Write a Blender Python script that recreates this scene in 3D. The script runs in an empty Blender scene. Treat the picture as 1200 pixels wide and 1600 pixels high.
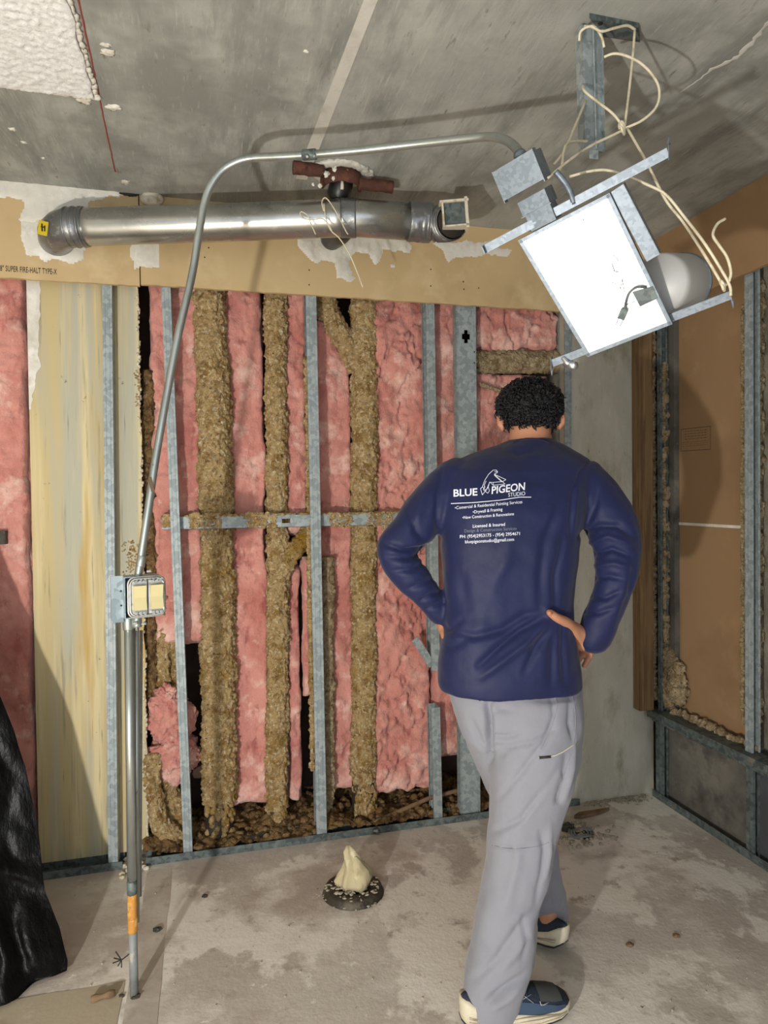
import bpy, bmesh, math, random
import numpy as np
from mathutils import Vector, Matrix, noise
from mathutils.bvhtree import BVHTree
random.seed(7)
scene = bpy.context.scene
COL = scene.collection

# ------------------------------------------------------------------ camera
FPX, YAW, PITCH, ROLL = 1058.5, 0.2540, 0.0195, 0.0119
CAM = np.array([0.0, 0.0, 1.4])
Fv = np.array([math.sin(YAW)*math.cos(PITCH), math.cos(YAW)*math.cos(PITCH), -math.sin(PITCH)])
_r = np.array([math.cos(YAW), -math.sin(YAW), 0.0]); _u = np.cross(_r, Fv)
Rv = math.cos(ROLL)*_r - math.sin(ROLL)*_u
Uv = math.cos(ROLL)*_u + math.sin(ROLL)*_r
cd = bpy.data.cameras.new('camera'); cam = bpy.data.objects.new('camera', cd); COL.objects.link(cam)
cd.sensor_fit = 'VERTICAL'; cd.sensor_height = 32.0; cd.lens = FPX/1600*32.0; cd.clip_start = 0.05
cam.matrix_world = Matrix(((Rv[0], Uv[0], -Fv[0], CAM[0]), (Rv[1], Uv[1], -Fv[1], CAM[1]), (Rv[2], Uv[2], -Fv[2], CAM[2]), (0, 0, 0, 1)))
scene.camera = cam

# ------------------------------------------------------------------ light
w = bpy.data.worlds.new('world'); scene.world = w; w.use_nodes = True
w.node_tree.nodes['Background'].inputs[0].default_value = (0.80, 0.88, 1.0, 1)
w.node_tree.nodes['Background'].inputs[1].default_value = 1.65
ld = bpy.data.lights.new('work_lamp', 'POINT'); ld.energy = 165; ld.shadow_soft_size = 0.035
ld.color = (1.0, 0.955, 0.88)
lo = bpy.data.objects.new('work_lamp_light', ld); COL.objects.link(lo); lo.location = (-0.85, -0.02, 0.65)
scene.view_settings.view_transform = 'Standard'; scene.view_settings.look = 'None'
scene.view_settings.exposure = 0.12; scene.view_settings.gamma = 1.0
scene.view_settings.use_curve_mapping = False

# ------------------------------------------------------------------ measuring helpers: where a sight line meets a real plane
YB, XR, H, ZS, ZR = 2.733, 1.99, 2.555, 2.233, 0.409
def ray(x, y): return Fv + Rv*(x-600)/FPX - Uv*(y-800)/FPX
def onY(x, y, Y): r = ray(x, y); return CAM + r*(Y/r[1])
def onX(x, y, X): r = ray(x, y); return CAM + r*(X/r[0])
def onZ(x, y, Z): r = ray(x, y); return CAM + r*((Z-1.4)/r[2])
def onD(x, y, d): return CAM + ray(x, y)*d
def proj(P):
    v = np.asarray(P, float)-CAM; d = v@Fv
    return 600+FPX*(v@Rv)/d, 800-FPX*(v@Uv)/d
A = lambda *a: np.array(a, float)
def unit(v): v = np.asarray(v, float); return v/np.linalg.norm(v)
def hx(s):
    s = [int(s[i:i+2], 16)/255 for i in (0, 2, 4)]
    return tuple(c/12.92 if c <= .04045 else ((c+.055)/1.055)**2.4 for c in s)+(1.0,)

# ------------------------------------------------------------------ materials
def mat(name, base, layers=(), rough=.8, metal=0.0, bumps=(), spec=.5, rough_var=None, sheen=0):
    """layers: (colour, scale, lo, hi, stretch xyz, detail, type)"""
    m = bpy.data.materials.new(name); m.use_nodes = True
    nt = m.node_tree; N = nt.nodes; L = nt.links; b = N['Principled BSDF']
    tc = N.new('ShaderNodeTexCoord')
    def tex(scale, st=(1, 1, 1), det=4, typ='n', off=0):
        mp = N.new('ShaderNodeMapping'); mp.inputs['Scale'].default_value = st; mp.inputs['Location'].default_value = (off, off*1.7, off*.6)
        L.new(tc.outputs['Object'], mp.inputs[0])
        if typ == 'v':
            t = N.new('ShaderNodeTexVoronoi'); t.inputs['Scale'].default_value = scale; L.new(mp.outputs[0], t.inputs[0]); return t.outputs['Distance']
        if typ == 'c':
            t = N.new('ShaderNodeTexVoronoi'); t.inputs['Scale'].default_value = scale; L.new(mp.outputs[0], t.inputs[0]); 
            s = N.new('ShaderNodeSeparateColor'); L.new(t.outputs['Color'], s.inputs[0]); return s.outputs[0]
        t = N.new('ShaderNodeTexNoise'); t.inputs['Scale'].default_value = scale; t.inputs['Detail'].default_value = det
        t.inputs['Roughness'].default_value = .62
        L.new(mp.outputs[0], t.inputs[0]); return t.outputs['Fac']
    col = None
    rgb = N.new('ShaderNodeRGB'); rgb.outputs[0].default_value = hx(base); col = rgb.outputs[0]
    for i, ly in enumerate(layers):
        c, sc, lo_, hi_ = ly[:4]; st = ly[4] if len(ly) > 4 else (1, 1, 1); det = ly[5] if len(ly) > 5 else 4; typ = ly[6] if len(ly) > 6 else 'n'
        mr = N.new('ShaderNodeMapRange'); mr.inputs[1].default_value = lo_; mr.inputs[2].default_value = hi_
        L.new(tex(sc, st, det, typ, i*3.1+1), mr.inputs[0])
        mx = N.new('ShaderNodeMix'); mx.data_type = 'RGBA'
        L.new(mr.outputs[0], mx.inputs[0]); L.new(col, mx.inputs[6]); mx.inputs[7].default_value = hx(c); col = mx.outputs[2]
    L.new(col, b.inputs['Base Color'])
    b.inputs['Roughness'].default_value = rough; b.inputs['Metallic'].default_value = metal
    b.inputs['Specular IOR Level'].default_value = spec
    if sheen: b.inputs['Sheen Weight'].default_value = sheen
    if rough_var:
        mr = N.new('ShaderNodeMapRange'); mr.inputs[3].default_value = rough_var[1]; mr.inputs[4].default_value = rough_var[2]
        L.new(tex(rough_var[0]), mr.inputs[0]); L.new(mr.outputs[0], b.inputs['Roughness'])
    prev = None
    for i, bp in enumerate(bumps):
        sc, strg, dist = bp[:3]; st = bp[3] if len(bp) > 3 else (1, 1, 1); typ = bp[4] if len(bp) > 4 else 'n'
        bn = N.new('ShaderNodeBump'); bn.inputs['Strength'].default_value = strg; bn.inputs['Distance'].default_value = dist
        L.new(tex(sc, st, 5, typ, 7+i), bn.inputs['Height'])
        if prev: L.new(prev, bn.inputs['Normal'])
        prev = bn.outputs[0]
    if prev: L.new(prev, b.inputs['Normal'])
    return m

M = {}
M['ceiling'] = mat('ceiling_concrete', '9d9e98', [('b2b3ac', 5, .42, .70, (1, 1, 1), 6), ('7f817b', 3.4, .46, .66, (3, .7, 1), 6), ('b9b9b2', 22, .56, .80, (5, .35, 1), 6), ('868781', 2, .5, .62, (1, 1, 1), 5), ('b0aca2', 30, .60, .78, (4, .5, 1), 5), ('c8c5bc', 9, .69, .75, (1, 1, 1), 8), ('7c776e', 60, .64, .75, (1, .25, 1))], .8, bumps=[(40, .25, .004, (1, .3, 1)), (160, .2, .002)])
M['floor'] = mat('floor_concrete', 'c6bfb4', [('b8ada2', 2.2, .42, .62), ('d2cbc0', 3.4, .50, .60, (1, 1, 1), 8), ('e6e0d5', 2.1, .515, .55, (1.3, 1, 1), 9), ('b5a99d', 1.7, .54, .64, (1, 1.2, 1), 7), ('aca196', 14, .60, .72), ('e4dfd4', 26, .64, .72, (1, 1, 1), 6), ('5e564e', 45, .70, .76)], .62, bumps=[(14, .35, .01), (90, .3, .003)], rough_var=(4, .5, .85))
M['screed'] = mat('floor_screed', 'b0a48e', [('9a8d7b', 5, .5, .65), ('c2b8a4', 12, .55, .7)], .75, bumps=[(60, .3, .003)])
M['floorstrip'] = mat('floor_strip', 'b3a89c', [('c6bdb1', 6, .45, .6), ('a09588', 12, .56, .7)], .75, bumps=[(40, .4, .004)])
M['pier'] = mat('pier_concrete', 'b3af9f', [('c3bfb1', 6, .45, .65, (1, 1, .4), 6), ('99947f', 11, .52, .72, (1, 1, .5), 6), ('6a6559', 30, .66, .74, (2, 1, .5)), ('d0ccbe', 18, .64, .72, (1, 1, .4), 6)], .9, bumps=[(30, .4, .006, (1, 1, .4)), (150, .3, .002)])
M['block'] = mat('dark_concrete', '5d5a54', [('77736a', 4, .45, .65, (1, 1, 1), 6), ('474541', 7, .5, .7), ('96928a', 22, .66, .74, (1, 1, 1), 6), ('b7b3a8', 40, .72, .77)], .8, bumps=[(35, .4, .006), (140, .3, .002)])
M['slate'] = mat('slate_panel', '45464a', [('52535a', 5, .5, .7), ('7d7d80', 60, .72, .78)], .7, bumps=[(90, .2, .002)])
M['rough_block'] = mat('rough_block', '7d776a', [('97907f', 5, .45, .65), ('4b443b', 6, .52, .64, (1, 1, .5), 6), ('2b2622', 9, .60, .68, (1, 1, .6), 6)], .95, bumps=[(30, .8, .012), (120, .5, .004)])
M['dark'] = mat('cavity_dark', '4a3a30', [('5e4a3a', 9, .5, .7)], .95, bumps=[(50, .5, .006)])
M['gyp'] = mat('gypsum_paper', 'c6ac80', [('b39a70', 2.5, .5, .7), ('d0b98e', 5, .55, .7)], .75, bumps=[(200, .08, .001)])
M['gyp_right'] = mat('gypsum_paper_brown', '9c7d5b', [('8a6d4e', 2.0, .5, .7), ('a88965', 4, .55, .7)], .75, bumps=[(200, .08, .001)])
M['gyp_grey'] = mat('gypsum_paper_washed', 'c6b486', [('b5b3a0', 3.2, .44, .56, (2.2, 1, .12), 3), ('d8c89b', 5, .50, .64, (3, 1, .12), 4), ('97947f', 18, .58, .72, (3, 1, .12), 4), ('c0a05f', 4, .60, .70, (2, 1, .15)), ('7c7867', 30, .66, .76, (4, 1, .12), 4), ('84775e', 26, .70, .76)], .8, bumps=[(40, .2, .003, (3, 1, .2)), (160, .1, .001)])
M['gyp_edge'] = mat('gypsum_core', 'd8d0bd', [('b09c74', 40, .5, .7)], .9, bumps=[(80, .6, .004)])
M['compound'] = mat('joint_compound', 'dcd8cd', [('c4beb0', 8, .5, .7), ('ebe8e0', 14, .55, .7)], .8, bumps=[(18, .5, .01), (70, .3, .003)])
M['popcorn'] = mat('popcorn_white', 'e6e6e4', [('d2d2d0', 60, .5, .7)], .95, bumps=[(120, .6, .004)])
M['pink'] = mat('pink_fiberglass', 'd6968a', [('bd776c', 6, .45, .66, (1, 1, .6), 6), ('ecc4b6', 10, .52, .70, (1, 1, 1), 6), ('a9605a', 16, .58, .72, (1, 1, .5), 5), ('e3cdbb', 9, .62, .74, (1, 1, 1), 6), ('8f4542', 3.5, .54, .74, (1, 1, .5), 6)], .95, bumps=[(28, .6, .02), (110, .6, .006, (1, 1, .5)), (320, .5, .002)], spec=.1, sheen=.25)  # dark red layers also put deeper shading into the pink colour
M['foam'] = mat('fireproofing', 'dcbc88', [('ab8650', 24, .46, .64), ('f6e6c0', 70, .54, .65), ('664a2a', 95, .61, .68), ('b08838', 4, .56, .68), ('54391c', 5, .64, .76, (1.4, 1.4, .5), 6)], .97, bumps=[(45, 1, .03), (110, 1, .014), (260, .8, .005)], spec=.1)
M['foam_grey'] = mat('fireproofing_pale', 'c0ab88', [('96815f', 30, .45, .62), ('dccbaa', 60, .54, .68), ('4e4030', 80, .62, .70)], .97, bumps=[(70, .9, .02), (190, .9, .008)], spec=.1)
M['debris'] = mat('debris', '94764f', [('5d4630', 22, .45, .6), ('a48d69', 40, .54, .66), ('2e231a', 30, .60, .70)], .97, bumps=[(60, 1, .02), (170, .8, .008)], spec=.1)
M['galv'] = mat('galvanised_steel', 'a3acad', [('8b9597', 60, .3, .7, (1, 1, 1), 2, 'c'), ('bcc4c4', 45, .6, .75, (1, 1, 1), 5), ('7a8486', 130, .60, .72, (1, 1, .6), 3)], .55, .25, bumps=[(120, .12, .002)])
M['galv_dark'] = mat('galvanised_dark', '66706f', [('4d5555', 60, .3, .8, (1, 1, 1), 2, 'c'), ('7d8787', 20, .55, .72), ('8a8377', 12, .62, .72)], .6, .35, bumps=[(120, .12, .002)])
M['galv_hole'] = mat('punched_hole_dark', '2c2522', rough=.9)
M['conduit'] = mat('conduit_steel', 'aab0ac', [('8d938f', 14, .5, .7, (1, 1, .2)), ('6b6a64', 45, .66, .74)], .32, .75, bumps=[(60, .05, .001)])
M['duct'] = mat('duct_steel', 'b9b9b4', [('9d9d98', 10, .5, .7, (.3, 1, 1)), ('d0d0cc', 25, .6, .75)], .27, .9, bumps=[(30, .04, .002)], rough_var=(6, .2, .36))
M['tape'] = mat('foil_tape', '8d8f90', [('6f7172', 14, .5, .65), ('b6b8b8', 30, .6, .7)], .35, .8, bumps=[(40, .5, .004)])
M['rust'] = mat('rusty_iron', '4f3025', [('6b4030', 20, .45, .65), ('3c221a', 26, .55, .7), ('b08a72', 45, .68, .75)], .85, .1, bumps=[(60, .6, .004)])
M['blackpipe'] = mat('black_pipe', '1c1b1a', [('7c6a3c', 9, .66, .70)], .4, bumps=[(40, .2, .002)])
M['black'] = mat('black_plastic_sheet', '050506', [('0b0c0d', 5, .5, .7)], .42, spec=.2, bumps=[(9, .5, .02, (1.5, 1.5, .6)), (30, .3, .006)])
M['wire'] = mat('cream_cord', 'd9cfb4', [('b8ac8c', 40, .5, .7)], .5)
M['yellow'] = mat('yellow_label', 'd9bf2c', rough=.5)
M['ink'] = mat('black_ink', '2a2722', rough=.8)
M['ink_faint'] = mat('faded_ink', '5e4a36', rough=.8)
M['wood'] = mat('pine_timber', '7e6442', [('674d33', 8, .45, .6, (5, 5, .3), 5), ('94764c', 12, .55, .7, (6, 6, .25)), ('5d4630', 24, .62, .72, (6, 6, .3))], .8, bumps=[(30, .4, .003, (5, 5, .3))])
M['ivory'] = mat('ivory_plastic', 'cdc191', rough=.4)
M['yoke'] = mat('switch_yoke', 'c9c9c4', [('9a9a94', 60, .5, .7)], .35, .7)
M['boxblue'] = mat('box_galvanised', 'a4b2b8', [('8a989e', 60, .3, .7, (1, 1, 1), 2, 'c')], .45, .4)
M['orange'] = mat('old_orange_paint', 'b8823a', [('d0a25a', 40, .5, .62), ('7a4f24', 30, .58, .68), ('c8c2b0', 60, .66, .72)], .8, bumps=[(80, .6, .003)])
M['greypvc'] = mat('grey_painted_pipe', '7f8483', [('6b7070', 14, .5, .65), ('a29d90', 30, .62, .7)], .55)
M['plate'] = mat('bright_plate', 'f4f6f8', [('e4e8ec', 8, .5, .7)], .34, .92, bumps=[(7, .05, .004)])
M['fixmetal'] = mat('fixture_metal', '78828c', [('6a747e', 130, .3, .75, (1, 1, 1), 2, 'c')], .45, .5)
M['canwhite'] = mat('can_grey_paint', 'b4b4b2', rough=.5, metal=.2)
M['dust'] = mat('rag_canvas', 'c0b38f', [('9c8e6b', 16, .5, .7), ('d4c9a8', 30, .6, .7)], .9, bumps=[(50, .4, .004)])
M['flange'] = mat('dirty_flange', '3e3931', [('5f574a', 16, .5, .65), ('211e1a', 24, .55, .7)], .6, .2, bumps=[(60, .6, .005)])
M['crumb'] = mat('plaster_crumbs', 'a89f8c', [('7d7362', 40, .5, .7)], .9, bumps=[(90, .6, .004)])
M['shirt'] = mat('navy_shirt', '161d45', [('12183a', 3, .5, .7)], .58, bumps=[(7, .35, .012), (900, .15, .0006)], sheen=.12, spec=.3)
M['print'] = mat('shirt_print_white', 'e4e8f4', rough=.6)
M['print_grey'] = mat('shirt_print_grey', '6d7488', rough=.6)
M['pants'] = mat('grey_trousers', '85868f', [('7c7d87', 5, .5, .7)], .8, bumps=[(9, .35, .012), (700, .2, .0008)], sheen=.2)
M['skin'] = mat('skin', 'b88264', [('a96f55', 14, .5, .7)], .5, bumps=[(200, .1, .001)])
M['hair'] = mat('black_hair', '0e0e12', [('1a1a20', 80, .5, .7)], .45, bumps=[(90, .8, .01)])
M['sole'] = mat('cream_sole', 'cfc6ae', [('b5ab93', 14, .5, .7)], .6)
M['outsole'] = mat('black_outsole', '1a1a1c', rough=.7)
M['shoe'] = mat('navy_mesh_upper', '27303f', [('1d2431', 200, .4, .6)], .8, bumps=[(400, .4, .001)])
M['shoe_grey'] = mat('grey_toe_overlay', '4a4c4d', rough=.7)
M['shoe_blue'] = mat('blue_shoe_trim', '34475f', rough=.7)
M['lace'] = mat('pale_shoe_mark', 'a9adb3', rough=.6)
M['chalk'] = mat('red_chalk', '8e4a42', rough=.9)
M['seam'] = mat('pale_seam_filler', 'cbc8bf', [('b5b1a7', 9, .5, .7)], .85, bumps=[(60, .3, .003)])
M['stick'] = mat('brown_scrap', '7d654a', [('5a4632', 20, .5, .7)], .9, bumps=[(40, .4, .003)])

# ------------------------------------------------------------------ mesh building
class MB:
    def __init__(s): s.v = []; s.f = []
    def add(s, v, f):
        o = len(s.v); s.v += [tuple(map(float, p)) for p in v]; s.f += [tuple(i+o for i in q) for q in f]; return s
    def box(s, c, ax, ay, az):
        c, ax, ay, az = map(np.asarray, (c, ax, ay, az))
        v = [c+i*ax+j*ay+k*az for i in (-1, 1) for j in (-1, 1) for k in (-1, 1)]
        f = [(0, 1, 3, 2), (4, 6, 7, 5), (0, 4, 5, 1), (2, 3, 7, 6), (0, 2, 6, 4), (1, 5, 7, 3)]
        if np.dot(np.cross(ax, ay), az) < 0: f = [q[::-1] for q in f]
        return s.add(v, f)
    def bx(s, x0, x1, y0, y1, z0, z1):
        return s.box(A(x0+x1, y0+y1, z0+z1)/2, A((x1-x0)/2, 0, 0), A(0, (y1-y0)/2, 0), A(0, 0, (z1-z0)/2))
    def loft(s, rings, cap=True, closed=True):
        n = len(rings[0]); v = [p for r in rings for p in r]; f = []
        for i in range(len(rings)-1):
            for j in range(n if closed else n-1):
                k = (j+1) % n; f.append((i*n+j, i*n+k, (i+1)*n+k, (i+1)*n+j))
        if cap: f.append(tuple(range(n))[::-1]); f.append(tuple((len(rings)-1)*n+j for j in range(n)))
        return s.add(v, f)
    def tube(s, pts, r, seg=12, cap=True, disp=None):
        pts = [np.asarray(p, float) for p in pts]; n = len(pts)
        rs = r if hasattr(r, '__len__') else [r]*n
        t0 = unit(pts[1]-pts[0]); a = unit(np.cross(t0, A(0.13, .31, .94) if abs(t0[2]) < .9 else A(1, .1, 0))); rings = []
        for i in range(n):
            t = unit(pts[min(i+1, n-1)]-pts[max(i-1, 0)]); a = unit(a-t*(a@t)); b = np.cross(t, a); ring = []
            for j in range(seg):
                th = 2*math.pi*j/seg; dr = math.cos(th)*a+math.sin(th)*b; p = pts[i]+dr*rs[i]
                if disp: p = p+dr*disp(p)
                ring.append(p)
            rings.append(ring)
        return s.loft(rings, cap)
    def prism(s, poly, o, ax, ay, n, t):
        """polygon (2d) extruded by t along n"""
        a = [o+ax*x+ay*y for x, y in poly]; b = [p+n*t for p in a]; k = len(a)
        s.add(a+b, [tuple(range(k))[::-1], tuple(range(k, 2*k))]+[(i, (i+1) % k, (i+1) % k+k, i+k) for i in range(k)]); return s

def obj(name, mb, m, parent=None, smooth=False, origin=None):
    v = np.array(mb.v)
    if parent is not None:
        o = np.zeros(3); p = parent
        while p is not None: o = o+np.array(p.location); p = p.parent
        loc = A(0, 0, 0)
    else:
        o = np.array(origin if origin is not None else ((v[:, 0].min()+v[:, 0].max())/2, (v[:, 1].min()+v[:, 1].max())/2, v[:, 2].min())); loc = o
    me = bpy.data.meshes.new(name); me.from_pydata([tuple(p) for p in v-o], [], mb.f); me.materials.append(M[m])
    me.update()
    if smooth: me.shade_smooth()
    ob = bpy.data.objects.new(name, me); COL.objects.link(ob); ob.location = loc
    if parent is not None: ob.parent = parent
    return ob
def tag(o, label, cat, group=None, kind=None):
    if label: o['label'] = label
    if cat: o['category'] = cat
    if group: o['group'] = group
    if kind: o['kind'] = kind
    return o
def empty(name, loc, label, cat, group=None):
    o = bpy.data.objects.new(name, None); COL.objects.link(o); o.location = tuple(map(float, loc)); o.empty_display_size = .05
    return tag(o, label, cat, group)
def struct(name, mb, m, smooth=False):
    o = obj(name, mb, m, smooth=smooth); o['kind'] = 'structure'; return o
def fbm(p, sc, oct=4, seed=0): return noise.fractal(Vector((p[0]*sc+seed*3.7, p[1]*sc+seed*1.3, p[2]*sc-seed*2.1)), .9, 2.0, oct)
def cell(p, sc, seed=0):
    d = noise.voronoi(Vector((p[0]*sc+seed, p[1]*sc, p[2]*sc)))[0]; return d[0]
def spline(pts, n=8):
    P = [np.asarray(p, float) for p in pts]; P = [2*P[0]-P[1]]+P+[2*P[-1]-P[-2]]; out = []
    for i in range(1, len(P)-2):
        for k in range(n):
            t = k/n; a, b, c, d = P[i-1:i+3]
            out.append(.5*((2*b)+(c-a)*t+(2*a-5*b+4*c-d)*t*t+(3*b-a-3*c+d)*t**3))
    out.append(P[-2]); return out
def lump(mb, c, r, seed=0, amp=.35, sub=3, sc=None):
    bm = bmesh.new(); bmesh.ops.create_icosphere(bm, subdivisions=sub, radius=1)
    c = np.asarray(c, float); r = np.asarray(r if hasattr(r, '__len__') else (r, r, r), float); sc = sc or 1.6
    v = []
    for p in bm.verts:
        q = np.array(p.co); k = 1+amp*fbm(q, sc, 4, seed)+amp*.5*fbm(q, sc*4, 3, seed+3); v.append(c+q*r*k)
    f = [tuple(x.index for x in q.verts) for q in bm.faces]; bm.free(); return mb.add(v, f)
def densify(pts, step):
    out = [np.asarray(pts[0], float)]
    for a, b in zip(pts[:-1], pts[1:]):
        a = np.asarray(a, float); b = np.asarray(b, float); n = max(1, int(np.linalg.norm(b-a)/step))
        out += [a+(b-a)*k/n for k in range(1, n+1)]
    return out
def text_mesh(body, size, shear=0, xs=1, space=1.0, bold=0):
    cu = bpy.data.curves.new('t', 'FONT'); cu.body = body; cu.size = size; cu.shear = shear; cu.align_x = 'LEFT'; cu.space_character = space; cu.offset = bold; cu.resolution_u = 3
    o = bpy.data.objects.new('t', cu); COL.objects.link(o); bpy.context.view_layer.update()
    me = bpy.data.meshes.new_from_object(o.evaluated_get(bpy.context.evaluated_depsgraph_get()))
    v = np.array([tuple(p.co)[:2] for p in me.vertices])*A(xs, 1); f = [tuple(p.vertices) for p in me.polygons]
    bpy.data.objects.remove(o); bpy.data.curves.remove(cu); bpy.data.meshes.remove(me); return v, f
def remesh(mb, voxel, it=6, fac=.5):
    me = bpy.data.meshes.new('r'); me.from_pydata(mb.v, [], mb.f); me.update()
    o = bpy.data.objects.new('r', me); COL.objects.link(o)
    md = o.modifiers.new('m', 'REMESH'); md.mode = 'VOXEL'; md.voxel_size = voxel
    s = o.modifiers.new('s', 'SMOOTH'); s.iterations = it; s.factor = fac
    bpy.context.view_layer.update()
    m2 = bpy.data.meshes.new_from_object(o.evaluated_get(bpy.context.evaluated_depsgraph_get()))
    r = MB(); r.v = [tuple(p.co) for p in m2.vertices]; r.f = [tuple(p.vertices) for p in m2.polygons]
    nrm = np.array([tuple(p.normal) for p in m2.vertices])
    bpy.data.objects.remove(o); bpy.data.meshes.remove(me); bpy.data.meshes.remove(m2); return r, nrm

# ================================================================== THE SETTING
b = MB(); b.bx(-2.6, 3.4, -2.6, 3.4, -.12, 0); floor = struct('floor', b, 'floor')
b = MB(); b.bx(-2.6, 3.4, -2.6, 3.4, H, H+.15); ceil = struct('ceiling', b, 'ceiling')
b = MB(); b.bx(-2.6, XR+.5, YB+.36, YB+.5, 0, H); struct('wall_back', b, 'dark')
b = MB(); b.bx(-2.6, -2.5, -2.6, 3.4, 0, H); struct('wall_left_unseen', b, 'pier')  # left wall out of view, added for the light it bounces
# concrete pier at the right end of the back wall
xp = onY(884, 900, YB+.02)[0]
b = MB(); b.bx(xp, XR+.02, YB+.015, YB+.36, 0, H); struct('wall_corner', b, 'pier')
# right wall: block behind the framing
YP0, YP1 = onX(1160, 800, XR+.07)[1], onX(1060, 800, XR+.07)[1]
b = MB(); b.bx(XR+.10, XR+.25, -2.6, YB+.4, 0, H); struct('wall_right', b, 'rough_block')
b = MB(); yl = onX(1170, 1250, XR+.03)[1]
b.bx(XR+.035, XR+.10, yl, YB+.02, 0, ZR); 
struct('trim_1', b, 'block')
b = MB(); b.bx(XR+.03, XR+.10, -2.6, yl-.002, 0, ZR-.01); struct('trim_2', b, 'slate')

# pale filled seam running into the room across the ceiling
a0, a1, c0, c1 = onZ(568, 0, H), onZ(590, 0, H), onZ(478, 236, H), onZ(497, 236, H)
k = (a1[1]-.8)
b = MB(); d = (c0-a0)/(c0-a0)[1]; e = (c1-a1)/(c1-a1)[1]
p = [a0+d*(-.4-a0[1]), a1+e*(-.4-a1[1]), a1+e*(YB-.28-a1[1]), a0+d*(YB-.28-a0[1])]
seam = MB(); seam.prism([(q[0], q[1]) for q in p], A(0, 0, H-.002), A(1, 0, 0), A(0, 1, 0), A(0, 0, 1), .004)
s_ = obj('filled_seam', seam, 'seam', ceil)
# red chalk line
a0, a1 = onZ(123, 0, H), onZ(180, 268, H); d = (a1-a0)/(a1-a0)[1]
b = MB(); pts = densify([a0+d*(-.3-a0[1]), a1], .02)
b.tube([q+A(.001*random.uniform(-1, 1), 0, .0005) for q in pts], [.0022+.001*random.random() for _ in pts], 5); obj('chalk_line', b, 'chalk', ceil)
# pale repaired crack at the right
b = MB(); cp_ = densify([onZ(x, y, H-.0005) for x, y in ((1215, 20), (1172, 68), (1150, 90), (1128, 101), (1112, 108), (1085, 130), (1062, 144))], .012)
b.tube([q+A(random.uniform(-.003, .003), random.uniform(-.003, .003), 0) for q in cp_], [random.uniform(.003, .010) if i < len(cp_)*.7 else .003 for i in range(len(cp_))], 6)
b.v = [(x, y, H-.0015+(z-H)*.15) for x, y, z in b.v]; obj('repaired_crack', b, 'seam', ceil)
# white spots on the ceiling
b = MB()
for (x, y, w_, h_) in ((168, 82, 10, 5), (178, 168, 12, 5), (20, 202, 6, 3), (37, 222, 5, 3), (133, 157, 11, 7), (68, 247, 4, 2), (196, 285, 8, 6), (165, 70, 8, 3), (478, 80, 4, 2)):
    c = onZ(x, y, H); lump(b, c+A(0, 0, 0), (w_*.0017, h_*.003, .003), x, .6, 3)
obj('plaster_spots', b, 'compound', ceil, True)['kind'] = 'stuff'
# popcorn textured remnant
c = onZ(148, 148, H); e1 = onZ(118, 0, H); e0 = onZ(0, 130, H)
b = MB(); nx, ny = 150, 260; x0, x1, y0, y1 = -1.3, c[0], .6, c[1]
zt = H-.016; G = []
for i in range(nx):
    for j in range(ny):
        x = x0+(x1-x0)*(i/(nx-1))**.6; y = y0+(y1-y0)*(j/(ny-1))
        if i == nx-1: x += .006*fbm((0, y, 0), 12, 3, 4)
        if j == ny-1: y += .006*fbm((x, 0, 0), 12, 3, 5)
        z = zt-.006*max(0, .55-cell((x, y, 0), 75))*1.6-.003*fbm((x, y, 0), 60, 2)
        if i == nx-1 or j == ny-1: z = zt+.003
        G.append((x, y, z))
F_ = [(i*ny+j, i*ny+j+1, (i+1)*ny+j+1, (i+1)*ny+j) for i in range(nx-1) for j in range(ny-1)]
b.add(G, F_); b.bx(x0, x1-.003, y0, y1-.003, zt+.002, H+.001)
obj('popcorn_patch', b, 'popcorn', ceil, True)
b = MB()
for t in range(60):
    u = t/59; b_ = A(x1+.002, y0+(y1-y0)*u, H-.004); lump(b, b_, (.008+.005*random.random(), .016, .006), t, .5, 2)
for t in range(30):
    b_ = A(x1-.5*t/29, y1+.003, H-.004); lump(b, b_, (.016, .01, .008), t+99, .5, 2)
obj('patch_edge', b, 'compound', ceil, True)

# ================================================================== GYPSUM SOFFIT AND PANELS
def board(mb, x0, x1, z0, z1, y0, y1, seed=0, rag=.003):
    """board facing -Y whose lower edge is a little ragged"""
    n = max(4, int((x1-x0)/.02)); top = []; 
    poly = [(x0, z1)]+[(x0+(x1-x0)*i/n, z0+rag*fbm((i*.02, 0, 0), 25, 3, seed)) for i in range(n+1)]+[(x1, z1)]
    mb.prism(poly[::-1], A(0, y1, 0), A(1, 0, 0), A(0, 0, 1), A(0, -1, 0), y1-y0)
Xs = onY(219, 440, YB-.02)[0]
def zat(x, y, Y=YB-.018): return onY(x, y, Y)[2]
t = empty('gypsum_board', (-.6, YB-.01, zat(110, 443)), 'tan gypsum soffit board at the left behind the duct elbow, with black stamped lettering', 'gypsum board', 'tan soffit boards')
b = MB(); board(b, -1.6, Xs-.002, zat(110, 440), H, YB-.018, YB-.002, 1); obj('board', b, 'gyp', t)
b = MB(); tv, tf = text_mesh('/8" SUPER FIRE-HALT TYPE-X', .0285, 0, .74, 1.08, .0004)
p0, p1 = onY(-2, 423, YB-.018), onY(89, 429, YB-.018); L_ = np.linalg.norm(p1-p0); sx = L_/tv[:, 0].max()
ex = unit(p1-p0)
b.add([p0+A(0, -.0006, 0)+ex*x*sx+A(0, 0, 1)*y for x, y in tv], tf); obj('stamped_lettering', b, 'ink', t)
t2 = empty('gypsum_board', (.7, YB-.01, zat(540, 463)), 'long tan gypsum soffit board behind the silver duct, above the open stud wall', 'gypsum board', 'tan soffit boards')
b = MB(); board(b, Xs+.002, XR, zat(540, 463)-.004, H, YB-.018, YB-.002, 2); obj('board', b, 'gyp', t2)
b = MB()
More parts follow.
